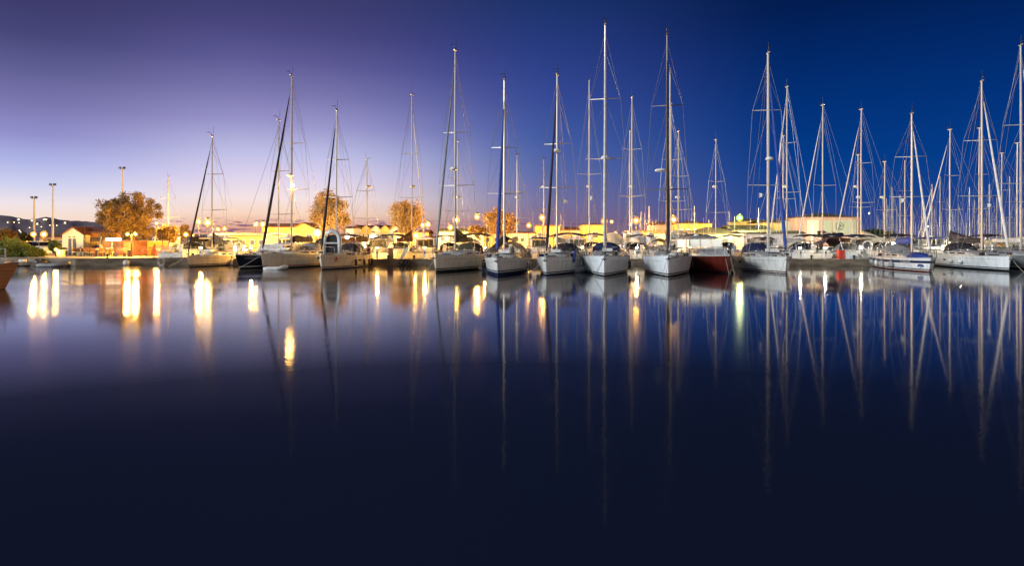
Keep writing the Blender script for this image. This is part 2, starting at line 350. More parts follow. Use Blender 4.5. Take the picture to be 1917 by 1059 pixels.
def arch(m, y0, y1, w0, h, z, drop=.0, n=9, thick=.04, fwd=0, hf=1):
    """curved canvas hood between y0 and y1"""
    rings = []
    for j in range(4):
        f = j/3; y = y0+(y1-y0)*f; hh = h*(hf+(1-hf)*min(1, f*1.6)); r = []
        for i in range(n):
            a = PI*i/(n-1); r.append((-math.cos(a)*w0/2*(.94+.06*f), y, z+drop*0+hh*(math.sin(a)**.55)))
        rings.append(r)
    m.loft(rings)
    m.loft([[(p[0]*.985, p[1], p[2]-thick) for p in r] for r in rings])
    m.loft([rings[-1], [(p[0]*.985, p[1], p[2]-thick) for p in rings[-1]]]); m.loft([rings[0], [(p[0]*.985, p[1], p[2]-thick) for p in rings[0]]])
def fender(root, p, col='fender_blue', r=.13, h=.6):
    f = MB().lathe((p.x, p.y, p.z-h), [(.02,0),(r*.8,.05),(r,.14),(r,h-.16),(r*.7,h-.05),(.03,h)], 8)
    f.tube([(p.x, p.y, p.z), (p.x*.97, p.y, p.z+.35)], .012, 4); return f.build('fender', col, root, True)
def sailboat(label, bow=None, mast=None, dm=4.0, L=11, B=3.6, fb=1.25, fs=1.05, rake=.5, hull='gelcoat_white', anti='paint_dark', stripe='paint_dark', hi=None,
             furl='canvas_dark', ftop=.93, cover='canvas_grey', cstyle='flat', boomL=4, spr=(.36,.66), hood=None, bimini=None, radar=None, fenders=(), mastmat='alloy', mr=.105,
             rev=False, D=None, head=None, group='sailboats moored along the front of the pier', simple=False, cabin=True, backstay=True, antenna=.9, masttop=None, name='sailboat', wl=.1, tr=.74, blind=None, furlr=.075, cat='sailboat', full=.85, deckgear=True, extraboom=None, headf=None, bowlight=None):
    mpx, mtop = mast
    if rev:
        my = D; mx = XY(mpx, D); phi = math.radians(head or 0)
        rz = PI-phi; dirv = Vector((-math.sin(phi), -math.cos(phi), 0)); loc = Vector((mx, my, 0))-dirv*dm
    else:
        Db = D or DW(bow[1]); bx = XY(bow[0], Db)
        phi = 0
        for _ in range(30):
            my = Db+dm*math.cos(phi); mx = XY(mpx, my); phi = math.asin(max(-.7, min(.7, (mx-bx)/dm)))
        if headf is not None: phi = math.radians(headf)
        rz = -phi; loc = Vector((bx, Db, 0)); my = Db+dm*math.cos(phi)
    Hm = ZP(mtop, my)
    root = thing(name, label, cat, loc, rz, group)
    hb, sheer, pt = hull_parts(root, L, B, fb, fs, rake, hull, anti, stripe, tr, full=full, hi=hi, wl=wl)
    zd = sheer(dm/L)
    # coachroof
    t0, t1 = .24, .70; ch = .36; cb = MB(); rings = []
    for i in range(9):
        t = t0+(t1-t0)*i/8; h = ch*math.sin(min(1, (i+.3)/3)*PI/2); ww = min(hb(t)*.66, B*.32); s = sheer(t)-.03
        rings.append([(-ww, t*L, s), (-ww*.93, t*L, s+h*.8), (-ww*.7, t*L, s+h), (0, t*L, s+h*1.1), (ww*.7, t*L, s+h), (ww*.93, t*L, s+h*.8), (ww, t*L, s)])
    cb.loft(rings, cap=True); cabo = cb.build('coachroof', 'deck_white', root)
    if not simple:
        for sd in (-1, 1):
            wn = MB()
            for ta, tb in ((.36,.46),(.49,.58),(.61,.67)):
                q = []
                for t, z in ((ta,.12),(tb,.12),(tb,.25),(ta,.22)):
                    ww = min(hb(t)*.66, B*.32)*(1-.07*z/.29)+.012; q.append((sd*ww, t*L, sheer(t)-.03+z))
                o = len(wn.v); wn.v.extend(q); wn.face((o,o+1,o+2,o+3))
            wn.build('window', 'glass_dark', cabo)
        MB().box((0, L*.19, sheer(.19)+.07), (.55,.55,.07)).build('hatch', 'glass_dark', root); MB().box((0, L*.33, sheer(.33)+.40), (.5,.5,.05)).build('hatch', 'glass_dark', root)
        # hull port
        for sd in (-1, 1):
            decal(root, 'hull_window', [[(0,-.07),(.55,-.07),(.62,0),(.55,.07),(0,.07),(-.07,0)]], 'glass_dark', pt, L, .5, sheer(.5)*.6, sd, 1)
            decal(root, 'cove_line', [[(i*.5,0),(i*.5+.5,0),(i*.5+.5,.02),(i*.5,.02)] for i in range(int(L*1.7))], 'wire', pt, L, .05, sheer(.4)*.80, sd, 1, .006)
        # anchor and bow roller
        an = MB(); an.box((0, -.12, fb+.03), (.12,.5,.06)); an.tube([(0,-.32,fb-.02),(0,-.42,fb-.22),(0,-.18,fb-.34)], [.03,.04,.02], 5); an.tube([(-.18,-.3,fb-.22),(0,-.42,fb-.25),(.18,-.3,fb-.22)], [.02,.05,.02], 5)
        an.build('anchor', 'steel', root)
    # pulpit, stanchions, guard wires, pushpit
    ra = MB(); h = .62
    for sd in (-1, 1):
        ra.tube([(sd*hb(.13), .13*L, sheer(.13)), (sd*hb(.12), .12*L, sheer(.12)+h), (sd*hb(.05)*1.0, .035*L, fb+h), (0, -.05, fb+h)], .02, 5)
        ra.tube([(sd*.12, .15, fb), (sd*.14, .05, fb+h)], .018, 5)
        MB().tube([(sd*hb(.9), .9*L, sheer(.9)), (sd*hb(.9), .9*L, sheer(.9)+h), (sd*hb(1), .995*L, sheer(1)+h), (sd*.35, L, sheer(1)+h), (sd*.35, L, sheer(1))], .02, 5).build('pushpit_rail', 'steel', root)
    ra.build('pulpit_rail', 'steel', root)
    gl = MB()
    for sd in (-1, 1):
        ts = [.13+.11*i for i in range(8)]
        for t in ts[1:-1]: gl.tube([(sd*hb(t)*.97, t*L, sheer(t)), (sd*hb(t)*.97, t*L, sheer(t)+h)], .016, 4)
        for hh in (h, h*.55): gl.tube([(sd*hb(t)*.97, t*L, sheer(t)+hh) for t in ts], .008, 4)
    gl.build('guard_rail', 'steel', root)
    # mast and gear
    mr *= .70; mm = MB(); mm.tube([(0, dm, zd+.2), (0, dm, Hm*.7), (0, dm+.04, Hm)], [mr, mr, mr*.72], 8)
    mm.box((0, dm, Hm+.02), (.12,.5,.08)); mo = mm.build('mast', mastmat, root)
    g = MB(); g.tube([(.06, dm+.1, Hm), (.06, dm+.1, Hm+antenna)], .014, 4); g.tube([(-.05, dm-.1, Hm), (-.05, dm-.1, Hm+.28), (-.05, dm-.5, Hm+.30)], .014, 4); g.tube([(-.25,dm-.45,Hm+.3),(.12,dm-.45,Hm+.3)], .02, 4); g.lathe((.06,dm-.18,Hm+.02), [(.05,0),(.06,.1),(.04,.14)], 6)
    g.build('masthead_gear', 'pole_dark', mo)
    sh = MB(); sw = []
    for i, f in enumerate(spr):
        z = zd+(Hm-zd)*f; wd = B*(.40-.10*i); sw.append((z, wd))
        for sd in (-1, 1): sm = MB().tube([(0, dm, z), (sd*wd, dm+.35, z+.06)], [.045,.025], 5); sm.build('spreader', mastmat, mo)
    for sd in (-1, 1):
        ch_ = (sd*hb((dm+.25)/L)*.93, dm+.25, sheer(dm/L)); s1 = MB()
        pts = [ch_]+[(sd*wd, dm+.35, z+.06) for z, wd in sw]+[(0, dm, Hm*.97)]
        for a, b_ in zip(pts, pts[1:]): s1.tube([a, b_], .0125, 4, cap=False)
        s1.tube([ch_, (0, dm, sw[0][0]-.1)], .0125, 4, cap=False)
        for (z, wd), (z2, _) in zip(sw, sw[1:]+[(Hm*.9, 0)]): s1.tube([(sd*wd, dm+.35, z+.06), (0, dm, z2-.1)], .009, 4, cap=False)
        s1.build('shroud', 'wire', root)
    if backstay:
        bs = MB(); zs = zd+(Hm-zd)*.22; bs.tube([(0, dm+.1, Hm), (0, L*.9, zs*.62)], .012, 4)
        for sd in (-1, 1): bs.tube([(0, L*.9, zs*.62), (sd*hb(1)*.8, L, sheer(1))], .012, 4)
        bs.build('backstay', 'wire', root)
    ft = zd+(Hm-zd)*ftop; p0 = Vector((0, .12, fb+.15)); p1 = Vector((0, dm-.1, ft))
    fo = MB(); fo.tube([p0-Vector((0,0,.15)), p1], .014, 4)
    fs_ = fo.build('forestay', 'wire', root)
    if furl:
        pts = [p0.lerp(p1, x) for x in (.02,.06,.2,.5,.8,.94)]
        ff = MB().tube(pts, [furlr*.5, furlr*1.15, furlr*1.25, furlr, furlr*.75, furlr*.35], 8); ff.build('furled_sail', furl, fs_, True)
        MB().lathe(tuple(p0-Vector((0,0,.05))), [(.03,0),(.13,.02),(.13,.1),(.03,.12)], 8).build('furling_drum', 'paint_dark', fs_)
    # boom
    zb = zd+1.15; bl = boomL
    if bl:
        bo = MB().tube([(0, dm+mr, zb), (0, dm+bl, zb-.02)], [.075,.06], 6).build('boom', mastmat, root)
        if cover:
            cv = MB(); rings = []
            for i in range(9):
                f = i/8; yy = dm+.02+(bl-.1)*f
                hh = {'flat': .34-.14*f, 'tri': .95*(1-f)**1.5+.22, 'fat': .5-.12*f}[cstyle]; ww = .15-.06*f+(.06 if cstyle == 'fat' else 0)
                sag = .03*math.sin(f*9+dm)
                rings.append([(-.04, yy, zb-.12), (-ww, yy, zb+.02), (-ww*.8, yy, zb+hh*.5), (0, yy, zb+hh+sag), (ww*.8, yy, zb+hh*.5), (ww, yy, zb+.02), (.04, yy, zb-.12)])
            cv.loft(rings, cap=True); cv.build('sail_cover', cover, bo, True)
        MB().tube([(0, dm+bl*.9, zb), (0, dm+bl*.95, sheer(.7)+.3)], .015, 4).build('mainsheet', 'rope', root)
        MB().tube([(0, dm+bl, zb), (0, dm+.1, Hm*.99)], .008, 4).build('topping_lift', 'wire', root)
    if radar:
        z = ZP(radar, my); rd = MB().lathe((0, dm-.32, z), [(.05,-.05),(.27,-.02),(.30,.08),(.22,.2),(.03,.22)], 12); rd.box((0, dm-.15, z-.08), (.1,.34,.05)); rd.build('radar_dome', 'vinyl_white', mo, True)
    if hood:
        k = MB(); yh = L*.60; zz = sheer(.6)+.1; arch(k, yh, yh+1.1, B*.62, .95, zz, hf=.45); ho = k.build('sprayhood', hood, root)
        q = MB(); rr = B*.31*.9
        for a, b_ in ((-.75,-.28),(-.22,.22),(.28,.75)):
            o = len(q.v); q.v.extend([(a*rr, yh-.10, zz+.18), (b_*rr, yh-.10, zz+.18), (b_*rr*.92, yh+.22, zz+.60-.10*abs(b_)), (a*rr*.92, yh+.22, zz+.60-.10*abs(a))]); q.face((o,o+1,o+2,o+3))
        q.build('window', 'glass_pale', ho)
        MB().tube([(-B*.30, yh+1.12, zz), (-B*.28, yh+1.12, zz+.8), (0, yh+1.12, zz+.97), (B*.28, yh+1.12, zz+.8), (B*.30, yh+1.12, zz)], .02, 5).build('hood_frame', 'steel', ho)
    if bimini:
        yb = L*.80; zz = sheer(.8); k = MB(); rings = []
        for j in range(5):
            y = yb-1.0+2.1*j/4; rings.append([(B*.40*math.sin(a), y, zz+1.72+.20*math.cos(a*1.2)-.04*abs(j-2)) for a in [(-1+i/4)*1.3 for i in range(9)]])
        k.loft(rings); k.loft([[(p[0]*.98, p[1], p[2]-.05) for p in r] for r in rings]); k.loft([[p, (p[0]*.98, p[1], p[2]-.05)] for p in rings[0]]); bi = k.build('bimini', bimini, root)
        fr = MB()
        for dy in (-.8, .9): 
            fr.tube([(sd_*B*.385, yb+dy*(.2 if i in (0,4) else 1), zz+zq) for i, (sd_, zq) in enumerate(((-1,0),(-1,1.6),(0,1.88),(1,1.6),(1,0)))], .02, 5)
        fr.build('bimini_frame', 'steel', bi)
    if deckgear and not simple:
        wh = MB(); yw = L*.84; zz = sheer(.84)+.75; n = 14
        wh.tube([(.45*math.cos(2*PI*i/n), yw, zz+.45*math.sin(2*PI*i/n)) for i in range(n+1)], .022, 5, cap=False)
        for i in range(3): a = PI*i/3; wh.tube([(.45*math.cos(a), yw, zz+.45*math.sin(a)), (-.45*math.cos(a), yw, zz-.45*math.sin(a))], .012, 4)
        wh.build('steering_wheel', 'steel', root)
        MB().box((0, yw+.15, zz-.35), (.35,.25,.9)).build('steering_pedestal', 'deck_white', root)
        ck = MB().box((-hb(.82)*.6, L*.83, sheer(.83)+.14), (.35, L*.28, .3)).box((hb(.82)*.6, L*.83, sheer(.83)+.14), (.35, L*.28, .3)); ck.build('cockpit_coaming', 'deck_white', root)
        for i in range(4):
            a = random.uniform(.12,.5); x = random.uniform(-.6,.6)*hb(a); MB().lathe((x, a*L, sheer(a)), [(.16,0),(.18,.05),(.16,.1),(.05,.11)], 7).build('coiled_rope', 'rope', root)
        for i in range(3):
            a = random.uniform(.1,.9); x = random.choice((-1,1))*hb(a)*.8; MB().box((x, a*L, sheer(a)+.12), (random.uniform(.12,.3),random.uniform(.2,.45),random.uniform(.15,.3)), random.random()).build('deck_bag', random.choice(['canvas_dark','canvas_grey','canvas_navy','canvas_brown','vinyl_white','canvas_olive']), root)
        if random.random() < .4: MB().box((random.uniform(-.3,.3), L*.30, sheer(.3)+.45), (.75,.5,.22)).build('liferaft', 'vinyl_white', root)
    for fd in fenders:
        sd, t, col = fd[:3]; fender(root, pt(t, sheer(t)-.30, sd, .12), col, *(fd[3:] or (.12,.6)))
    root['_'] = 0; del root['_']
    return root, dict(hb=hb, sheer=sheer, pt=pt, L=L, B=B, dm=dm, Hm=Hm, zd=zd, my=my, loc=loc, rz=rz)
def moor(root, pts, name='mooring_line'):
    m = MB()
    for a, b_ in pts: m.tube([a, ((a[0]+b_[0])/2, (a[1]+b_[1])/2, (a[2]+b_[2])/2-.05), b_], .014, 4)
    return m.build(name, 'rope', root)
def flag(root, p, w=.5, h=.35, m='canvas_white', tri=False):
    k = MB(); n = 6; a = []; b_ = []
    for i in range(n+1):
        f = i/n; y = .05*math.sin(f*7); a.append((p[0]+f*w, p[1]+y, p[2]-f*h*.25)); b_.append((p[0]+f*w, p[1]+y+.01, p[2]-h*(1-f*.8 if tri else 1)-f*h*.35))
    k.loft([a, b_]); k.loft([[(q[0], q[1]+.012, q[2]) for q in a], [(q[0], q[1]+.012, q[2]) for q in b_]]); return k.build('flag', m, root)

G1 = 'sailboats moored along the front of the pier'
b1, i1 = sailboat('cream sailboat leftmost of the front row with thin dark furled sail', (350,500), (397,255), 3.6, 9.5, 3.1, 1.02, .95, .3, 'gelcoat_cream', stripe='paint_navy', cover='canvas_navy', cstyle='tri', boomL=2.5, spr=(.38,.68), fenders=((1,.7,'rubber_dark'),(1,.45,'vinyl_white')), mr=.085, furlr=.07)
b2, i2 = sailboat('navy blue hulled sailboat with white boot stripe, bow poking out beside a white sloop', (440,504), (541,225), 6.0, 11, 3.5, 1.22, 1.0, .6, 'hull_navy', anti='paint_dark', stripe='gelcoat_white', cover=None, boomL=0, spr=(.3,.62), furl=None, hood='canvas_grey', mr=.085, headf=13)
b3, i3 = sailboat('white sloop with dark boom cover and a lit lamp halfway up its mast', (489,504), (546,142), 4.6, 12, 3.7, 1.28, 1.1, .25, 'gelcoat_cream', stripe='paint_red', cover='canvas_dark', cstyle='fat', boomL=3.6, spr=(.36,.62), hood='canvas_grey', radar=330, fenders=((1,.62,'vinyl_white'),), mr=.13, furlr=.095, wl=.12)
b4, i4 = sailboat('white sailboat with red bow emblem and a white inflatable upright on its foredeck', (600,505), (622,207), 3.3, 9.0, 3.2, 1.25, .98, .3, 'gelcoat_cream', stripe='paint_navy', anti='paint_navy', cover='canvas_brown', boomL=3, spr=(.40,.66), hood='canvas_dark', fenders=((1,.42,'rubber_dark'),(1,.62,'rubber_dark'),(1,.82,'fender_brown'),(1,.97,'rubber_dark')), mr=.09, furlr=.085, headf=6)
b5, i5 = sailboat('long cream sailboat with two dark waterline stripes and a sagging olive mainsail cover', (815,510), (852,95), 4.3, 12, 3.8, 1.32, 1.1, .15, 'gelcoat_cream', stripe='paint_dark', cover='canvas_olive', cstyle='tri', boomL=4.6, spr=(.34,.60), furl='hull_grey', hood='canvas_olive', bimini='canvas_olive', radar=318, fenders=((1,.62,'fender_brown'),(1,.86,'fender_brown')), mr=.125, furlr=.085, wl=.16)
b6, i6 = sailboat('white sailboat with blue furled sail and a grey tent over its boom', (930,517), (944,150), 4.0, 11, 3.3, 1.25, 1.05, .5, 'gelcoat_white', anti='paint_navy', stripe='paint_navy', cover=None, boomL=4, spr=(.36,.62), furl='canvas_blue', ftop=.88, fenders=((1,.6,'vinyl_white'),(-1,.7,'rubber_dark')), mr=.12, furlr=.10, wl=.22)
b7, i7 = sailboat('white sailboat with brown-edged cockpit hoods and a blue towel over its rail', (1022,516), (1043,140), 4.2, 11.5, 3.5, 1.28, 1.1, .15, 'gelcoat_white', anti='paint_navy', stripe='paint_navy', cover='canvas_white', boomL=3.5, spr=(.38,.62), furl='canvas_dark', hood='canvas_dark', bimini='canvas_dark', radar=285, fenders=((-1,.5,'vinyl_white'),(1,.6,'vinyl_white')), mr=.11, furlr=.085)
b8, i8 = sailboat('white sailboat seen bow-on under the tallest mast, white radar dome halfway up', (1131,517), (1133,47), 4.6, 13, 3.75, 1.38, 1.15, .05, 'gelcoat_bright', anti='paint_dark', stripe='paint_dark', cover='canvas_navy', boomL=4.5, spr=(.42,.68), furl='canvas_white', hood='canvas_navy', radar=298, fenders=((-1,.4,'vinyl_white'),(1,.4,'rubber_dark',.10,.7)), mr=.14, furlr=.07, wl=.08, full=.78)
b9, i9 = sailboat('white sailboat seen bow-on with a dark brown mast and drooping dark boom awning', (1251,518), (1249,65), 4.4, 12.5, 3.75, 1.42, 1.1, .05, 'gelcoat_bright', anti='paint_dark', stripe='paint_dark', cover='canvas_brown', cstyle='tri', boomL=4.4, spr=(.30,.68), furl='canvas_dark', radar=None, fenders=((1,.6,'rubber_dark'),), mr=.13, mastmat='alloy_dark', wl=.09, furlr=.09, full=.78)
b11, i11 = sailboat('white sailboat bow to the right with a thick bright white mast and blue furled sail', (1473,513), (1438,100), 4.2, 11, 3.6, 1.26, 1.1, .35, 'gelcoat_white', anti='paint_dark', stripe='fender_brown', cover=None, boomL=3.6, spr=(.35,.72), furl='canvas_blue', hood='canvas_navy', bimini=None, radar=300, fenders=((-1,.72,'rubber_dark'),), mastmat='alloy_bright', mr=.15, furlr=.10, wl=.05)
b12, i12 = sailboat('white sailboat with a navy name stripe, blue bow emblem and round grey fenders', (1743,510), (1707,213), 4.3, 12, 3.7, 1.08, 1.05, .45, 'gelcoat_bright', anti='fender_brown', stripe='paint_dark', hi='paint_navy', cover='canvas_blue', cstyle='fat', boomL=4, spr=(.42,.7), furl='canvas_white', hood='canvas_grey', fenders=((-1,.72,'rubber_grey',.17,.45),(-1,.58,'vinyl_white',.13,.5),(-1,.46,'rubber_grey',.14,.6),(-1,.33,'rubber_grey',.2,.5)), mr=.12, furlr=.07)
b13, i13 = sailboat('long pale blue-white sailboat with twin dark waterline stripes, white furled sail leaning to the right', (1890,508), (1838,152), 4.8, 14, 4.0, 1.18, 1.15, .1, 'gelcoat_bright', anti='paint_dark', stripe='paint_dark', cover='canvas_dark', boomL=5, spr=(.34,.66), furl='canvas_white', hood='canvas_dark', fenders=((-1,.85,'rubber_dark'),(-1,.42,'vinyl_white',.2,.4),(-1,.32,'vinyl_white',.2,.4)), mr=.12, furlr=.08, wl=.14)
b14, i14 = sailboat('grey-white sailboat cut by the right edge of the picture, tall mast with several stays', (1975,507), (1911,85), 5.0, 13, 3.9, 1.25, 1.15, .2, 'hull_grey', anti='paint_dark', stripe='gelcoat_white', cover='canvas_white', boomL=5, spr=(.34,.62), furl='canvas_white', mr=.13, furlr=.08)
# extras per boat
i = i3; MB().ball((0.16, i['dm']-.16, ZP(347, i['my'])), .14, 8).build('deck_light', 'lamp_warm', b3); bulb(b3, (.16, i['dm']-.75, ZP(347, i['my'])), 'lamp_warm', 300, .14)
t3 = thing('inflatable_tender', 'grey inflatable tender afloat under the bow of the white sloop with the deck light', 'dinghy', (XY(516,49.4), 49.4, 0), .05, 'small tenders afloat')
def tender(root, L=2.4, W=1.3, r=.2, m='rubber_grey', z=.16, up=.14, motor=True):
    k = MB(); pts = []
    for i in range(17):
        f = i/16; a = -PI/2+PI*f
        if f < .3: p = (-L*.5+L*.62*(f/.3), -W/2, z)
        elif f > .7: p = (-L*.5+L*.62*((1-f)/.3), W/2, z)
        else: a = -PI/2+PI*(f-.3)/.4; p = (L*.12+L*.38*math.cos(a), W/2*math.sin(a), z+up*math.cos(a))
        pts.append(p)
    k.tube(pts, [r*.6]+[r]*15+[r*.6], 8); k.build('tube', m, root, True)
    MB().slab([(-L*.48,-W*.4),(L*.2,-W*.4),(L*.42,0),(L*.2,W*.4),(-L*.48,W*.4)], z-.14, z-.08).build('floor', 'rubber_grey', root)
    MB().box((-L*.1,0,z+.1), (.22,W*.8,.04)).build('seat', 'wood_brown', root)
    if motor:
        mo = MB().box((-L*.55,0,z+.25), (.25,.22,.5)).tube([(-L*.55,0,z+.1),(-L*.6,0,-.2)], .05, 6).tube([(-L*.5,0,z+.42),(-L*.25,.05,z+.5)], .02, 5); mo.build('outboard_motor', 'paint_dark', root)
    return root
tender(t3, 1.7, .7, .17, 'vinyl_white', .1, motor=False)
# white inflatable stood upright on B4's foredeck
i = i4; rt = thing('inflatable_dinghy', 'white inflatable dinghy stood upright on the foredeck of the sailboat with the red emblem', 'dinghy', (XY(622,51.4), 51.3, i['sheer'](.25)+.06), .1, 'small inflatables out of the water')
k = MB(); k.tube([(-.62,0,.05),(-.66,0,.9),(-.6,0,1.5),(-.38,0,1.83),(0,0,1.95),(.38,0,1.83),(.6,0,1.5),(.66,0,.9),(.62,0,.05)], [.13]+[.19]*7+[.13], 9); k.build('tube', 'vinyl_white', rt, True)
MB().prism([(-.5,.1),(.5,.1),(.5,1.3),(.3,1.65),(-.3,1.65),(-.5,1.3)], .02, .08).build('floor', 'rubber_dark', rt); MB().box((0,-.06,.95), (1.1,.2,.12)).build('seat', 'vinyl_white', rt)
decal(b4, 'sail_emblem', [[(0,0),(.28,0),(.17,.34)], [(.2,.03),(.40,.03),(.22,.28)], [(-.05,-.06),(.42,-.06),(.36,-.12),(.05,-.12)]], 'plastic_red', i4['pt'], 9, .13, .72, 1, 1)
# grey tent over B6's boom
i = i6; k = MB(); d0 = i['dm']-.3; zt = i['zd']
rings = [[(-1.5+.1*j, d0+y, zt+.35), (-.75, d0+y, zt+1.0-.05*j), (0, d0+y, zt+1.75-h), (.75, d0+y, zt+1.0-.05*j), (1.5-.1*j, d0+y, zt+.35)] for j, (y, h) in enumerate(((.4,.0),(1.6,.25),(3.2,.2),(5,.35)))]
k.loft(rings); k.build('boom_tent', 'canvas_grey', b6); 
k = MB(); arch(k, 7.2, 8.6, 2.6, 1.1, i['sheer'](.62)); k.build('sprayhood', 'canvas_grey', b6)
# towel on B7
i = i7; p = i['pt'](.30, i['sheer'](.3), 1, .04); MB().box((p.x, p.y, p.z+.05), (.06,.45,.85)).build('towel', 'canvas_blue', b7)
moor(b7, [((0,.1,1.2),(-1.2,-1.4,-.1))]); moor(b8, [((0,.1,1.3),(-.75,-2,-.1)),((0,.1,1.3),(-.6,-2,-.1))]); moor(b9, [((0,.1,1.35),(-.55,-2,-.1)),((0,.1,1.35),(-.2,-2,-.1))])
moor(b11, [((0,.15,1.2),(-.9,-1,-.1)),((-1.0,1.3,1.2),(-.9,-1,-.1))]); moor(b3, [((0,.1,1.2),(-1.9,-.9,-.1))]); moor(b5, [((0,.1,1.2),(-1.6,2,-.1))]); moor(b1, [((0,.1,1.0),(-2.6,1,-.05))]); moor(b13, [((0,.1,1.2),(.6,-.9,-.1))])
# second thinner mast gear of B9 and its scanner
i = i9; k = MB().box((0,i['dm']-.2,ZP(324,i['my'])), (.12,.5,.12)); k.lathe((-.45,i['dm']-.3,ZP(320,i['my'])), [(.1,-.08),(.42,-.03),(.44,.05),(.3,.13),(.05,.15)], 12); k.build('radar_scanner', 'vinyl_white', b9, True)
MB().tube([(.55,.5,1.4),(.42,.3,1.46),(.1,.0,1.42)], [.16,.2,.12], 8).build('bow_bundle', 'canvas_white', b9, True)
MB().tube([(.14,i['dm']-.3,i['zd']),(.2,i['dm']-.3,ZP(130,i['my']))], .05, 6).build('inner_furled_sail', 'canvas_white', b9)
for bt, ii, z, sx in ((b7,i7,372,.35),(b8,i8,365,-1.2),(b12,i12,370,-.7),(b11,i11,360,-.6),(b13,i13,380,.5)):
    flag(bt, (sx, ii['dm']+.3, ZP(z, ii['my'])), .32, .42, 'canvas_white', True)
# solid side wheelhouse of the navy boat
i = i2; k = MB(); rings = []
for y, w_, h in ((4.3,1.2,.15),(5.0,1.35,.95),(7.0,1.4,1.05),(7.6,1.4,.95)):
    s = i['sheer'](y/11); rings.append([(-w_,y,s),(-w_*.9,y,s+h),(0,y,s+h*1.06),(w_*.9,y,s+h),(w_,y,s)])
k.loft(rings, cap=True); dh = k.build('pilothouse', 'gelcoat_white', b2)
k = MB()
for y0, y1 in ((5.2,5.9),(6.05,6.9)):
    s = i['sheer'](.5); o = len(k.v); k.v.extend([(1.31,y0,s+.42),(1.33,y1,s+.42),(1.27,y1,s+.85),(1.24,y0,s+.82)]); k.face((o,o+1,o+2,o+3))
k.build('window', 'glass_dark', dh)
# B12 name and emblem
def text_polys(txt, size):
    cu = bpy.data.curves.new('t', 'FONT'); cu.body = txt; cu.size = size; ob = bpy.data.objects.new('t', cu); C.objects.link(ob)
    dg = bpy.context.evaluated_depsgraph_get(); me = bpy.data.meshes.new_from_object(ob.evaluated_get(dg)); vs_ = [(v.co.x, v.co.y) for v in me.vertices]
    r = [[vs_[i] for i in p.vertices] for p in me.polygons]; bpy.data.objects.remove(ob); bpy.data.curves.remove(cu); bpy.data.meshes.remove(me); return r
tp = text_polys('OCEANOS', .19); wmx = max(u for p in tp for u, v in p)
i = i12
decal(b12, 'name_lettering', [[(wmx-u, v) for u, v in p][::-1] for p in tp], 'vinyl_white', i['pt'], 12, .145, i['sheer'](.18)-.385, -1, 1.25, .03)
arc = [(.35+.32*math.cos(a)*1, .10+.19*math.sin(a)) for a in [PI*j/10 for j in range(11)]]+[(.35+.17*math.cos(a), .03+.12*math.sin(a)) for a in [PI-PI*j/10 for j in range(11)]]
decal(b12, 'bow_emblem', [[arc[j], arc[j+1], arc[20-j], arc[21-j]] for j in range(10)]+[[(.22,.02),(.42,.02),(.34,.16)]], 'paint_blue', i['pt'], 12, .035, .30, -1, 1, .014)
# folded canvas heap on B12 foredeck
k = MB(); k.loft([[(-.8,y,1.05),(-.6*s_,y,1.05+.42*h),(0,y,1.05+.55*h),(.6*s_,y,1.05+.42*h),(.8,y,1.05)] for y, h, s_ in ((1.5,.1,.5),(1.9,.5,.8),(2.7,.75,.9),(3.3,.5,.8),(3.6,.1,.6))], cap=True); k.build('folded_sail', 'canvas_blue', b12, True)
MB().ball((.1, 9.6, 2.0), .16, 8).build('cockpit_light', 'lamp_white', b12); bulb(b12, (.1,9.35,1.85), 'lamp_white', 160, .1)
k = MB(); k.tube([(-1.5,10.6,1.05),(-1.5,10.6,2.6),(1.5,10.6,2.6),(1.5,10.6,1.05)], .03, 6)
k.build('gantry', 'steel', b12); MB().tube([(-1.7+.4*math.cos(a),10.7,1.9+.4*math.sin(a)) for a in [2*PI*j/12 for j in range(13)]], .06, 6, cap=False).build('life_ring', 'vinyl_white', b12)

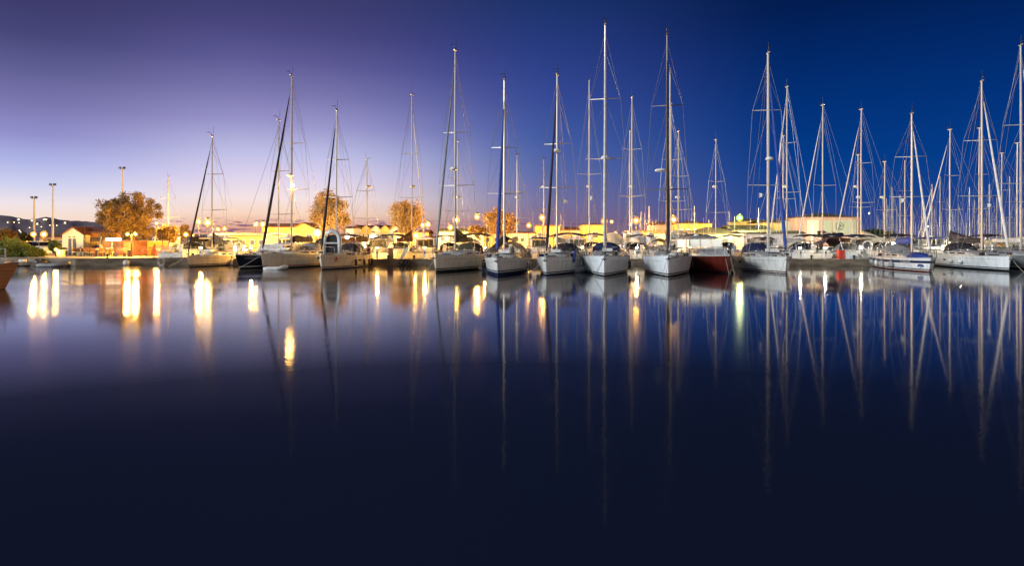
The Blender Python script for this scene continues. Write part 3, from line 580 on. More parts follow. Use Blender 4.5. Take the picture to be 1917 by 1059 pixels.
# ------------------------------------------------------------------ motor boats
def motorboat(label, loc, rz, L=8, B=2.9, fb=1.2, fs=.95, hull='gelcoat_white', anti='paint_dark', stripe='paint_navy', cab='gelcoat_white', canopy='canvas_cream', house=True, fly=False, group='motorboats along the pier', rake=.8, cat='motorboat', glow=False, deck='deck_white', name='motorboat'):
    root = thing(name, label, cat, loc, rz, group); hb, sheer, pt = hull_parts(root, L, B, fb, fs, rake, hull, anti, stripe, .9, full=.7, deck=deck)
    k = MB(); rings = []
    for t, w_, h in ((.2,.45,.05),(.27,.6,.5),(.45,.72,.62),(.62,.74,.62),(.70,.74,.55)):
        s = sheer(t)-.03; x = B/2*w_; rings.append([(-x,t*L,s),(-x*.93,t*L,s+h),(0,t*L,s+h*1.08),(x*.93,t*L,s+h),(x,t*L,s)])
    k.loft(rings, cap=True); cb = k.build('cabin', cab, root)
    wn = MB()
    for sd in (-1, 1):
        for ta, tb in ((.29,.40),(.42,.52),(.54,.66)):
            s = sheer(ta)-.03; x = B/2*.72+.015; o = len(wn.v); wn.v.extend([(sd*x*.985,ta*L,s+.2),(sd*x*1.0,tb*L,s+.2),(sd*x*.97,tb*L,s+.5),(sd*x*.95,ta*L,s+.46)]); wn.face((o,o+1,o+2,o+3))
    s = sheer(.25)-.03
    for a, b_ in ((-.8,-.1),(.1,.8)):
        o = len(wn.v); x = B/2*.5; wn.v.extend([(a*x,.235*L-.06,s+.2),(b_*x,.235*L-.06,s+.2),(b_*x,.265*L-.05,s+.42),(a*x,.265*L-.05,s+.42)]); wn.face((o,o+1,o+2,o+3))
    wn.build('window', 'glass_pale', cb)
    if house:
        z = sheer(.55)+.58; y0, y1 = .42*L, .74*L; x = B*.36; fr = MB(); hgt = .85
        fr.loft([[(-x,y0-.1,z),(-x*.9,y0+.35,z+hgt)], [(x,y0-.1,z),(x*.9,y0+.35,z+hgt)]]) if False else None
        rr = MB(); rings = []
        for y, e in ((y0+.2,0),(y0+.6,.1),(y1-.2,.1),(y1+.1,.02)): rings.append([(-x*1.02,y,z+hgt-.04),(-x*.7,y,z+hgt+.06+e),(0,y,z+hgt+.1+e),(x*.7,y,z+hgt+.06+e),(x*1.02,y,z+hgt-.04)])
        rr.loft(rings, cap=True); rf = rr.build('wheelhouse_roof', canopy, root)
        pos = MB()
        for sd in (-1, 1):
            for ya, yb_ in ((y0-.1,y0+.25),(y0+.9,y0+.95),(y1-.4,y1-.4),(y1,y1)): pos.tube([(sd*x,ya,z-.05),(sd*x*.97,yb_,z+hgt)], .035, 5)
        for xx in (-.33,.33): pos.tube([(xx*x,y0-.12,z-.05),(xx*x,y0+.25,z+hgt)], .03, 5)
        pos.tube([(-x,y0-.1,z),(x,y0-.1,z)], .03, 5); pos.build('wheelhouse_frame', cab, root)
        gw = MB(); 
        for xa, xb in ((-.95,-.38),(-.28,.28),(.38,.95)):
            o = len(gw.v); gw.v.extend([(xa*x,y0-.08,z+.06),(xb*x,y0-.08,z+.06),(xb*x*.97,y0+.22,z+hgt-.1),(xa*x*.97,y0+.22,z+hgt-.1)]); gw.face((o,o+1,o+2,o+3))
        for sd in (-1, 1):
            for ya, yb_ in ((y0+.2,y0+.8),(y0+1.05,y1-.5)):
                o = len(gw.v); gw.v.extend([(sd*x*1.0,ya,z+.06),(sd*x,yb_,z+.06),(sd*x*.97,yb_,z+hgt-.1),(sd*x*.97,ya+.15,z+hgt-.1)]); gw.face((o,o+1,o+2,o+3))
        gw.build('window', 'window_white' if glow else 'glass_pale', root)
    else:
        k = MB(); arch(k, .55*L, .85*L, B*.8, 1.5, sheer(.6), hf=.8); k.build('canopy', canopy, root)
    ra = MB(); h = .6
    for sd in (-1, 1):
        ts = [.02,.08,.16,.26,.38,.5]; ra.tube([(sd*hb(t)*.95, t*L+.05, sheer(t)+h) for t in ts], .02, 5)
        for t in ts: ra.tube([(sd*hb(t)*.95, t*L+.05, sheer(t)), (sd*hb(t)*.95, t*L+.05, sheer(t)+h)], .016, 4)
    ra.build('bow_rail', 'steel', root)
    an = MB(); an.tube([(B*.25,.7*L,sheer(.7)+1.3),(B*.3,.75*L,sheer(.7)+3.2)], .012, 4); an.lathe((0,.62*L,sheer(.6)+1.62), [(.05,-.1),(.25,0),(.22,.16),(.03,.18)], 10); an.build('antenna', 'vinyl_white', root)
    return root, dict(hb=hb, sheer=sheer, pt=pt, L=L)
D = DW(512); b10, j10 = motorboat('dark red wooden motor cruiser with a glazed white wheelhouse', (XY(1366,D), D, 0), math.radians(1), 12, 3.7, 1.32, 1.1, 'hull_red', 'paint_dark', 'hull_red', 'gelcoat_white', 'canvas_grey', glow=True, group='motorboats along the pier', rake=.3)
moor(b10, [((-.2,.3,1.15),(-.35,-.9,-.1)),((.1,.1,1.15),(.05,-.9,-.1))])
MB().tube([(.9,2.2,1.2),(.9,2.2,1.85)], .05, 6).ball((.9,2.2,1.9), .2, 8).build('searchlight', 'rubber_dark', b10)
for sd in (-1,): fender(b10, j10['pt'](.5,.9,sd,.12), 'rubber_dark', .2, .5)

# orange wooden boat at the left edge
D = DW(540); root = thing('wooden_boat', 'orange-brown varnished wooden boat whose bow enters at the left edge', 'boat', (XY(36,D), D, 0), math.radians(104), None)
hb, sheer, pt = hull_parts(root, 9, 3.0, 1.3, 1.0, .6, 'varnished_wood', 'paint_dark', 'varnished_wood', .8, full=.75, deck='deck_teak', rail='varnished_wood', wl=.02)
for sd in (-1, 1): decal(root, 'hull_window', [[(0,-.16),(1.1,-.16),(1.5,0),(1.1,.16),(0,.16),(-.18,.08),(-.18,-.08)]], 'glass_dark', pt, 9, .16, .80, sd, 1)
k = MB(); k.tube([(-.5,1.6,1.25),(-.5,1.6,2.0),(0,.6,2.0),(.45,1.6,2.0),(.45,1.6,1.25)], .03, 5); k.tube([(-.5,1.6,1.65),(0,.6,1.65),(.45,1.6,1.65)], .02, 5); k.tube([(0,.6,1.28),(0,.6,2.0)], .03, 5); k.build('bow_rail', 'white_paint', root)
MB().box((0,.9,1.3), (.55,.7,.1)).build('foredeck_locker', 'white_paint', root)
MB().box((0,3.8,1.75), (2.0,3.2,1.0)).build('cabin', 'gelcoat_white', root)
moor(root, [((0,.05,1.2),(1.1,-2.2,-.02))])

# small craft along the left quay
r_ = thing('inflatable_tender', 'grey inflatable dinghy with outboard moored at the left quay wall', 'dinghy', (XY(102,54.6), 54.6, 0), math.radians(8), 'small tenders afloat'); tender(r_, 2.3, 1.15, .18, 'rubber_grey')
r_ = thing('rowing_boat', 'small low white open boat behind the orange bow', 'boat', (XY(66,56.2), 56.0, 0), math.radians(90), None); hull_parts(r_, 4.2, 1.6, .42, .38, .3, 'gelcoat_cream', 'paint_dark', 'gelcoat_cream', .8); MB().box((0,2.0,.48), (1.3,.25,.05)).build('seat', 'wood_brown', r_); MB().box((0,1.0,.5), (.5,.4,.25)).build('locker', 'vinyl_white', r_)
r_ = thing('rowing_boat', 'small black tarpaulin-covered boat between the white open boat and the grey dinghy', 'boat', (XY(79,54.9), 54.4, 0), math.radians(20), None); hull_parts(r_, 1.9, 1.0, .5, .45, .2, 'rubber_dark', 'paint_dark', 'rubber_dark', .8, deck='canvas_dark'); MB().box((0,1.0,.6), (.7,.9,.2)).build('cover', 'canvas_dark', r_)
for px, py, lab in ((1072,505,'pale inflatable dinghy floating right of the sailboat with the blue towel'),):
    D = DW(509); r_ = thing('inflatable_tender', lab, 'dinghy', (XY(px,D), D, 0), .3, 'small tenders afloat'); tender(r_, 2.4, 1.2, .26, 'rubber_grey', .2)
r_ = thing('inflatable_tender', 'dinghy lying against the stern of the cream sailboat with the olive cover', 'dinghy', (XY(925,50), 49, 0), .9, 'small tenders afloat'); tender(r_, 2.2, 1.1, .18, 'vinyl_white', .16)
for px, py, m_, lab in ((243,490,'vinyl_white','pale float ball hanging on the left quay wall below the twin lamp'),(299,488,'rubber_grey','grey ring fender hanging on the quay wall right of the pale float')):
    D = 57.2; x = XY(px, D); y = 55.9+(x+40)*.27-.35
    k = MB()
    if m_ == 'vinyl_white': k.ball((0,0,.28), .28, 10)
    else: k.tube([(.3*math.cos(a),0,.35+.34*math.sin(a)) for a in [2*PI*j/12 for j in range(13)]], .08, 6, cap=False)
    k.tube([(0,0,.5),(0,.2,.75)], .015, 4); o = k.build('mooring_fender', m_); o.location = (x, y, 0); tag(o, lab, 'fender')

# second row : boats on the far side of the pier, sterns to the camera
G2 = 'sailboats on the far side of the pier'
row2 = [ # px, top, D, head, furl, cover, bimini, label
 (315,346,92,-25,None,None,None,'small sailboat behind the big quay tree, only its slim yellow-lit mast and one stay showing'),
 (398,420,66,8,None,'canvas_dark',None,'small boat with a stub mast hidden behind the leftmost front sailboat'),
 (687,300,67,10,None,'canvas_brown','canvas_dark','slim-masted sailboat behind the stern where the seated person is'),
 (771,178,67,12,'furlR','canvas_brown','canvas_dark','sailboat with pinkish mast and brown sail cover behind the gap in the front row'),
 (857,265,71,10,None,None,'canvas_olive','sailboat whose shorter mast stands just right of the olive-covered sailboat mast'),
 (968,292,70,8,None,'canvas_grey',None,'sailboat with a mottled mast right of the grey boom tent'),
 (1018,300,74,6,None,None,'canvas_cream','sailboat with a thin mast left of the sailboat with the blue towel'),
 (1103,152,66,4,None,'canvas_white','canvas_dark','sailboat with a slim white mast left of the tallest mast'),
 (1183,182,67,0,None,'canvas_white','canvas_brown','sailboat with a brown-edged yellow hood between the two bow-on boats'),
 (1179,246,74,2,None,None,None,'sailboat with the shorter of two close masts between the bow-on boats'),
 (1270,246,70,-4,None,'canvas_brown','canvas_olive','sailboat with radar bracket on its mast right of the brown mast'),
 (1256,195,67,-4,None,None,None,'sailboat with a white mast hidden close behind the dark brown mast'),
 (1340,262,72,-4,None,None,'canvas_grey','sailboat with wide crosstrees behind the red motor cruiser'),
 (1473,163,66,-8,'furlL','canvas_grey','canvas_dark','sailboat right of the thick white mast, its own mast crossing the blue furled sail'),
 (1466,255,72,-8,None,None,None,'sailboat with the lower mast just left of the one crossing the blue furled sail'),
 (1540,197,66,-10,'furlL','canvas_brown','canvas_navy','sailboat with white furled sail in front of the building with the round logo'),
 (1612,205,66,-12,'furlL','canvas_cream','canvas_dark','sailboat with tall tan mast at the right end of the logo building'),
 (1606,290,71,-12,None,None,None,'sailboat with the shorter mast just left of the tall tan mast'),
 (1656,303,72,-12,None,'canvas_grey',None,'sailboat with a short mast and small radar right of the logo building'),
 (1778,243,67,-15,'furlL','canvas_dark','canvas_dark','sailboat with medium mast between the name-stripe boat and the long pale boat'),
 (1833,240,73,-15,None,None,None,'sailboat whose shorter mast stands just left of the long pale boat mast'),
 (1875,287,72,-18,None,'canvas_grey',None,'sailboat with short mast crossing the white furled sail near the right edge'),
 (1904,268,72,-18,None,'canvas_cream',None,'sailboat with short mast beside the tallest mast at the right edge'),
]
random.seed(21)
for px, top, D, hd, fu, cv, bm_, lab in row2:
    L = random.uniform(9.5, 12); mm = 'alloy_bright' if px > 1050 else 'alloy'
    r_, ii = sailboat(lab, None, (px, top), L*.38, L, random.uniform(3.2,3.7), random.uniform(1.15,1.35), random.uniform(1.0,1.15), .3, random.choice(['gelcoat_white','gelcoat_cream','gelcoat_white']), cover=cv, cstyle=random.choice(['flat','tri','fat']), boomL=L*.36,
        furl='canvas_white' if fu else None, rev=True, D=D, head=hd+random.uniform(-2,2)+(22 if fu == 'furlL' else (-22 if fu == 'furlR' else 0))*0, group=G2, hood=random.choice(['canvas_dark','canvas_navy','canvas_grey','canvas_olive']), bimini=bm_, mastmat=mm, mr=random.uniform(.085,.11), spr=random.choice([(.36,.66),(.45,),(.34,.62)]),
        radar=random.choice([None, 370, 350]), furlr=.06)
    if px == 315: r_.location.z = LAND+.5
# ------------------------------------------------------------------ motorboats & clutter in the second row
random.seed(5)
mbs = [(428,64.5,'white'),(450,66,'low'),(468,68,'cream'),(572,67,'white'),(644,66,'low'),(720,65.5,'cream'),(745,66,'low'),(800,66,'white'),(880,68,'low'),(1000,67,'cream'),(1075,68,'white'),(1215,68,'low'),(1395,68,'white'),(1500,65.5,'low'),(1570,65.5,'white'),(1690,67,'white'),(1800,68,'low'),(1742,67,'cream')]
desc = {428:'white motorboat behind the leftmost sailboat, nearest the paved shore',450:'low motorboat behind the gap left of the navy hull',468:'cream motorboat behind the navy sailboat bow',572:'white motorboat behind the dark boom cover',644:'low motorboat behind the upright inflatable',720:'cream motorboat brightly lit beside the pier gap, left one of the pair',745:'low motorboat in the pier gap with pale canopy, right one of the pair',800:'white motorboat behind the bow of the olive-covered sailboat',880:'low motorboat seen behind the olive boom cover end',1000:'cream motorboat behind and left of the boat with the blue towel',1075:'white motorboat behind the brown-edged hoods',1215:'low motorboat between the two bow-on boats',1395:'white motorboat just right of the red cruiser, behind it',1500:'low motorboat at the dark pier stretch right of the blue furled sail',1570:'white motorboat stern-to at the pier under the round logo',1690:'white motorboat behind the boat with the name stripe',1800:'low motorboat behind the long pale sailboat',1742:'cream motorboat behind the bow emblem of the name-stripe boat'}
for px, D, kind in mbs:
    L = random.uniform(6.5, 8.5); r_, jj = motorboat(desc[px], (XY(px, D+L-3), D+L-3, 0), PI+math.radians(random.uniform(-6,6)), L, random.uniform(2.5,3), 1.25, 1.05, 'gelcoat_cream' if kind == 'cream' else 'gelcoat_white', canopy=random.choice(['canvas_cream','canvas_white','canvas_dark','canvas_navy']), house=(kind != 'low'))
# dinghies raised on davits / motor yacht with dark glass
for px, py, D, m_, lab in ((1555,440,62.5,'canvas_brown','dinghy with dark cover hanging on stern davits under the round logo'),):
    r_ = thing('inflatable_dinghy', lab, 'dinghy', (XY(px,D), D, ZP(444,D)), .0, 'small inflatables out of the water'); tender(r_, 2.2, 1.1, .2, 'hull_navy', .15); MB().loft([[(-1.1,-.5,.25),(0,-.6,.5),(1.0,-.3,.35)],[(-1.1,.5,.25),(0,.6,.5),(1.0,.3,.35)]]).build('cover', 'canvas_white', r_)

# pier furniture
random.seed(9)
def pedestal(x, y, lab):
    r_ = thing('service_pedestal', lab, 'pedestal', (x, y, .58), 0, 'service pedestals on the pier'); MB().box((0,0,.45), (.22,.18,.9)).build('post', 'white_paint', r_); MB().box((0,0,.96), (.26,.22,.1)).build('cap', 'paint_blue', r_); MB().box((0,-.10,.6), (.12,.02,.2)).build('socket_panel', 'paint_dark', r_); kd_ = 'lamp_warm' if x < 8 else 'lamp_white'; MB().box((0,0,1.06), (.2,.16,.1)).build('cap_light', kd_, r_); bulb(r_, (0,0,1.22), kd_, 900 if x < 8 else 110, .06)
for px, lab in ((376,'lit service pedestal on the pier behind the leftmost sailboat'),(470,'lit service pedestal on the pier behind the navy sailboat'),(560,'lit service pedestal on the pier under the dark boom cover'),(655,'lit service pedestal behind the sailboat with the red emblem'),(1090,'lit service pedestal left of the bow-on boat under the tallest mast'),(1192,'lit service pedestal between the two bow-on boats'),(1700,'lit service pedestal behind the boat with the name stripe'),(1800,'lit service pedestal behind the long pale sailboat'),(706,'white service pedestal at the left end of the pier gap'),(795,'white service pedestal at the right end of the pier gap'),(1498,'white service pedestal right of the blue furled sail'),(1545,'white service pedestal left of the red locker'),(1612,'white service pedestal behind the name-stripe boat stern'),(908,'white service pedestal between the olive-covered boat and the grey tent boat'),(1292,'white service pedestal left of the red cruiser')): pedestal(XY(px,59), 59, lab)
r_ = thing('storage_locker', 'red upright locker standing on the pier under the round logo', 'locker', (XY(1574,58.6), 58.6, .58)); MB().box((0,0,.42), (.56,.5,.84)).build('body', 'plastic_red', r_); MB().box((0,-.27,.45), (.44,.03,.66)).build('door', 'plastic_red', r_); MB().box((.15,-.3,.45), (.03,.03,.12)).build('handle', 'steel', r_)
r_ = thing('dock_box', 'pale green-white angled dock box right of the red locker', 'box', (XY(1592,58.6), 58.8, .58)); MB().prism([(-.6,0),(.8,0),(.55,.62),(-.6,.62)], -.35, .35).build('body', 'gelcoat_bright', r_); MB().box((0,0,.66), (1.2,.74,.06)).build('lid', 'vinyl_white', r_)
for px, w_, m_, lab in ((731,.6,'wood_brown','brown square pier post box in the gap of the front row'),(757,.9,'canvas_white','white tilted gangway board standing in the pier gap')):
    r_ = thing('gangway' if 'gang' in lab else 'dock_box', lab, 'gangway' if 'gang' in lab else 'box', (XY(px,58.4), 58.6, .58)); 
    if 'gang' in lab: MB().prism([(-.5,0),(-.1,0),(.5,1.1),(.2,1.1)], -.15, .15).build('board', 'vinyl_white', r_); MB().tube([(-.3,-.2,.1),(-.3,-.2,.9),(.35,-.2,1.7)], .02, 5).build('handrail', 'steel', r_)
    else: MB().box((0,0,.5), (.42,.42,1.0)).build('body', m_, r_); MB().box((0,0,1.03), (.46,.46,.05)).build('lid', m_, r_)
gnum = 0
for px, lab in ((726,'grey mooring bollard left of the brown post box'),(775,'grey mooring bollard at the middle of the pier gap'),(1520,'grey mooring bollard at the dark pier stretch, left one'),(1600,'grey mooring bollard at the dark pier stretch, right one'),(200,'grey mooring bollard on the paved quay before the café tables'),(320,'grey mooring bollard near the right end of the paved quay')):
    D = 58.1 if px > 400 else (57.5 if px < 250 else 59.2); k = MB().lathe((0,0,0), [(.12,0),(.09,.08),(.08,.22),(.13,.28),(.12,.34),(.02,.36)], 8); o = k.build('mooring_bollard', 'pole_dark', None, True); o.location = (XY(px,D), D+.1, LAND+.05 if px < 400 else .58); tag(o, lab, 'bollard', 'mooring bollards')
# tyres / dark fendering hung on pier face
for px, lab in ((752,'black tyre fender on the pier face, leftmost of the three in the gap'),(758,'black tyre fender on the pier face, middle of the three in the gap'),(765,'black tyre fender on the pier face, rightmost of the three in the gap')):
    k = MB().tube([(.22*math.cos(a),0,.24*math.sin(a)) for a in [2*PI*j/12 for j in range(13)]], .09, 6, cap=False); o = k.build('tyre_fender', 'rubber_dark'); o.location = (XY(px,57.3), 57.45, .3); tag(o, lab, 'tyre', 'tyres on the pier face')
# person sitting on the stern of B4
def person(loc, rz, label):
    root = thing('person', label, 'person', loc, rz); vs_ = [(0,0,.05),(0,0,.25),(0,-.01,.45),(0,-.02,.53),(0,-.02,.60),(0,-.03,.72),(0,-.02,.80),
        (.18,0,.45),(.24,-.08,.24),(.14,-.28,.12),(.12,-.36,.10),(-.18,0,.45),(-.24,-.08,.24),(-.14,-.28,.12),(-.12,-.36,.10),
        (.1,0,.02),(.13,-.42,.05),(.13,-.44,-.36),(.13,-.55,-.40),(-.1,0,.02),(-.13,-.42,.05),(-.13,-.44,-.36),(-.13,-.55,-.40)]
    ed = [(0,1),(1,2),(2,3),(3,4),(4,5),(5,6),(2,7),(7,8),(8,9),(9,10),(2,11),(11,12),(12,13),(13,14),(0,15),(15,16),(16,17),(17,18),(0,19),(19,20),(20,21),(21,22)]
    rd = [.15,.14,.15,.055,.07,.095,.06,.06,.045,.035,.03,.06,.045,.035,.03,.09,.06,.045,.035,.09,.06,.045,.035]
    me = bpy.data.meshes.new('body'); me.from_pydata(vs_, ed, []); o = bpy.data.objects.new('body', me); C.objects.link(o); o.parent = root
    sk = o.modifiers.new('s', 'SKIN')
    for i_, r in enumerate(rd): me.skin_vertices[0].data[i_].radius = (r, r)
    me.skin_vertices[0].data[0].use_root = True; o.modifiers.new('u', 'SUBSURF').levels = 1; me.materials.append(MATS['skin'])
    k = MB().loft([[(.19*math.cos(a)*s_, .15*math.sin(a)*s_-.01, z) for a in [2*PI*j/12 for j in range(12)]] for z, s_ in ((-.02,1.05),(.15,1),(.35,1.08),(.46,1.0),(.52,.5))], closed=True, cap=True)
    for sd in (-1,1): k.tube([(sd*.16,0,.45),(sd*.25,-.08,.24)], [.085,.07], 8)
    k.build('shirt', 'shirt', root, True)
    k = MB()
    for sd in (-1,1): k.tube([(sd*.09,0,.03),(sd*.13,-.42,.06),(sd*.13,-.44,-.3)], [.12,.085,.065], 8)
    k.build('trousers', 'trousers', root, True); MB().ball((0,.0,.75), .125, 10, 1.05).build('hair', 'hair', root, True)
    return root
person((XY(692,57), 56.6, 1.12), math.radians(-35), 'person with dark hair and plum top sitting on the stern of the white sailboat')

# ------------------------------------------------------------------ trees
def tree(label, px, D, ytop, ybot, wpx, trunks=1, m='leaves_autumn', n=7000, name='broadleaf_tree', leaf=.16, base=LAND, seed=1, depth=None, blobs=26, rag=1.0, cat='tree', group='trees along the waterfront'):
    rn = random.Random(seed); H = ZP(ytop, D); zb = ZP(ybot, D); W = wpx/F*D; root = thing(name, label, cat, (XY(px,D), D, base), 0, group)
    H -= base; zb -= base; cz = (H+zb)/2; rz_ = (H-zb)/2; rx = W/2
    tk = MB()
    for j in range(trunks):
        x = (j-(trunks-1)/2)*W*.14; tk.tube([(x,0,-.1),(x*1.1+.1,.05,zb*.6+.2),(x*1.3,0,zb+rz_*.5),(x*1.1,.1,cz+rz_*.3)], [W*.035+.06, W*.03+.04, W*.02+.03, .03], 7)
    tr_ = tk.build('trunk', 'bark', root, True)
    cs = []
    for j in range(blobs):
        u_ = 1-2*(j+.5)/blobs; a_ = j*2.39996+seed; v = Vector((math.sqrt(1-u_*u_)*math.cos(a_), math.sqrt(1-u_*u_)*math.sin(a_), u_))*rn.choice((.35,.55,.68,.80,.86) if blobs > 50 else (.35,.55,.66,.74)); rb_ = (rn.uniform(.15,.36) if blobs > 50 else rn.uniform(.24,.42))*min(rx, rz_)*rag; cs.append((Vector((v.x*rx*1.08, v.y*rx*.9, cz+v.z*(rz_-rb_*.7)*1.25)), rb_))
    lb = MB()
    for c, r in cs[:14]: lb.tube([(rn.uniform(-.2,.2), 0, zb*.8), ((c.x)*.5, c.y*.5, (c.z+zb)/2), tuple(c)], [W*.016+.03, W*.012+.02, .02], 5)
    lb.build('limbs', 'bark', root)
    k = MB()
    for j in range(n):
        c, r = cs[rn.randrange(len(cs))]; d = Vector((rn.gauss(0,1), rn.gauss(0,1), rn.gauss(0,1))).normalized(); p = c+d*r*(rn.random()**.4)*rn.choice((1,1,1,1.18)); u = Vector((rn.gauss(0,1), rn.gauss(0,1), rn.gauss(0,1))).normalized(); v = u.cross(d)
        if v.length < .01: continue
        v.normalize(); s = leaf*rn.uniform(.5,1.2); o = len(k.v); k.v.extend([tuple(p-u*s), tuple(p+v*s*.5), tuple(p+u*s), tuple(p-v*s*.5)]); k.face((o,o+1,o+2,o+3))
    k.build('crown', m, root); return root
def bush(label, px, D, h, w_, m='leaves_green', n=900, seed=3, cone=False, base=LAND, leaf=.1, group='low shrubs on the quay'):
    rn = random.Random(seed); root = thing('shrub', label, 'shrub', (XY(px,D), D, base), 0, group); k = MB()
    MB().tube([(0,0,0),(.03,0,h*.6)], [.06,.03], 5).build('stem', 'bark', root)
    for j in range(n):
        f = rn.random(); a = rn.uniform(0, 2*PI); rr = w_/2*((1-f)**.8 if cone else (1-(2*f-.8)**2*.6))*rn.uniform(.6,1)*(1+.25*math.sin(a*3+seed)*(0 if cone else 1)); p = Vector((rr*math.cos(a), rr*math.sin(a), h*f*(1 if cone else .9+.2*math.sin(a*2+seed))))
        u = Vector((rn.gauss(0,1), rn.gauss(0,1), rn.gauss(0,1))).normalized(); v = u.cross(Vector((rn.gauss(0,1),rn.gauss(0,1),rn.gauss(0,1)))).normalized(); s = leaf*rn.uniform(.6,1.2); o = len(k.v); k.v.extend([tuple(p-u*s), tuple(p+v*s*.6), tuple(p+u*s), tuple(p-v*s*.6)]); k.face((o,o+1,o+2,o+3))
    k.build('leaves', m, root); return root
tree('large round two-trunked tree behind the twin quay lamp, lit orange from below', 240, 69, 359, 456, 122, 2, 'leaves_autumn', 22000, leaf=.12, seed=4, blobs=80, rag=.8)
tree('tall oval tree lit orange behind the sailboat with the upright inflatable', 615, 100, 347, 446, 76, 1, 'leaves_autumn', 9000, leaf=.17, seed=5, blobs=34)
tree('small leafy tree at the right foot of the tall oval tree', 645, 103, 398, 425, 26, 1, 'leaves_autumn', 1500, leaf=.17, seed=25, blobs=12)
tree('wide ragged tree lit orange behind the pinkish mast', 763, 100, 368, 442, 76, 1, 'leaves_autumn', 8000, leaf=.17, seed=6, blobs=34)
tree('orange-lit tree behind the blue furled sail', 937, 105, 386, 444, 68, 1, 'leaves_autumn', 7000, leaf=.17, seed=8, blobs=30)
tree('small tree left of the orange-lit tree by the blue furled sail', 893, 110, 420, 442, 40, 1, 'leaves_autumn', 2500, leaf=.18, seed=9)
tree('dark reddish tree just right of the large quay tree', 313, 85, 415, 460, 40, 1, 'leaves_autumn', 3500, seed=10)
tree('small dark tree between the slim yellow mast and the first furled sail', 345, 100, 419, 450, 26, 1, 'leaves_autumn', 2200, seed=11)
tree('dark broad tree beside the thin road lamps left of the white car', 42, 110, 434, 462, 52, 1, 'leaves_dark', 4500, leaf=.2, seed=12)
tree('orange-lit tree at the far left edge above the green bushes', 8, 105, 425, 462, 44, 1, 'leaves_autumn', 3500, leaf=.2, seed=13)
tree('dark rounded tree behind the white parked car', 87, 100, 446, 470, 26, 1, 'leaves_dark', 2200, seed=14)
tree('rounded tree left of the white parked car', 56, 90, 456, 474, 18, 1, 'leaves_green', 1800, seed=15)
tree('yellow-green lit tree behind the ground light beside the cream kiosk', 103, 76, 448, 474, 24, 1, 'leaves_green', 2600, leaf=.12, seed=16)
for q, (px, ya, wq) in enumerate(((1625,428,34),(1642,425,30),(1660,430,34))):
    tree(['dark green tree at the right foot of the logo building','tallest dark green tree of the clump right of the logo building','dark green tree, rightmost of the clump by the logo building'][q], px, 120, ya, 446, wq, 1, 'leaves_green', 2600, leaf=.2, seed=30+q)
bushes = [(5,62.5,1.3,2.6),(22,64,1.6,2.8),(38,65,1.5,2.8),(52,63.5,1.1,2.2),(64,63,.9,1.8),(45,63,.8,2.4),(73,63.5,.7,1.4),(12,68,2.0,3.0),(30,70,1.9,3.0)]
bl = ['bushy green shrub at the far left edge behind the orange bow','green shrub right of the one at the left edge','green shrub behind the white bow rail','green shrub right of the white bow rail','small green shrub near the white car','low spreading green shrub above the white open boat','smallest green shrub at the end of the row by the slipway','tall green shrub at the back of the left thicket','tall green shrub behind the row, right of the other tall one']
for q, (px, D, h, w_) in enumerate(bushes): bush(bl[q], px, D, h, w_, 'leaves_green', 1500, q+40)
bush('clipped conical green bush left of the market stall', 290, 70, 1.25, 1.1, 'leaves_green', 1200, 61, True, leaf=.07); bush('clipped conical green bush right of the market stall behind the rail', 328, 70, 1.2, 1.35, 'leaves_green', 1400, 62, False, leaf=.07)

# ------------------------------------------------------------------ lamps
def lamp(label, px, py, D, kind='lamp_sodium', r=None, heads=1, base=LAND, gap=0, group='lit street lamps', arm=.0, polem='pole_dark', name='street_lamp', rpx=4.6, pole=True, W=None):
    x = XY(px, D); z = ZP(py, D)-base; r = r or rpx*1.0*D/F; root = thing(name, label, 'lamp', (x, D, base), 0, group)
    if pole: MB().tube([(arm,0,0),(arm,0,z*.5),(arm,0,z+(.0 if heads > 1 or not arm else .3))], [.09,.07,.05], 7).build('pole', polem, root)
    xs = [0] if heads == 1 else [-gap/2, gap/2]
    for xx in xs:
        if heads > 1 or arm: MB().tube([(arm,0,z+.3 if arm else z-.1),(xx,0,z+r+.08)], .035, 5).build('arm', polem, root)
        bulb(root, (xx,0,z), kind, W or (10000 if kind == 'lamp_sodium' else 7500)*(rpx/4.6)**1.6)
        MB().ball((xx,0,z), r*1.28, 14).build('halo_globe', kind+'_halo', root, True).visible_shadow = False   # globe enlarged and edge-faded to imitate a halo; lets its bulb shine out
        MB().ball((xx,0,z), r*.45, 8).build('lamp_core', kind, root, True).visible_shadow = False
        MB().lathe((xx,0,z+r*1.3), [(r*.7,0),(r*.7,r*.3),(r*.1,r*.45)], 8).build('lamp_cap', polem, root)
    return root
lamp('twin-headed park lamp on the paved quay under the large tree', 246, 438.5, 63, 'lamp_warm', .17, 2, gap=.85, polem='pole_dark', W=3200)
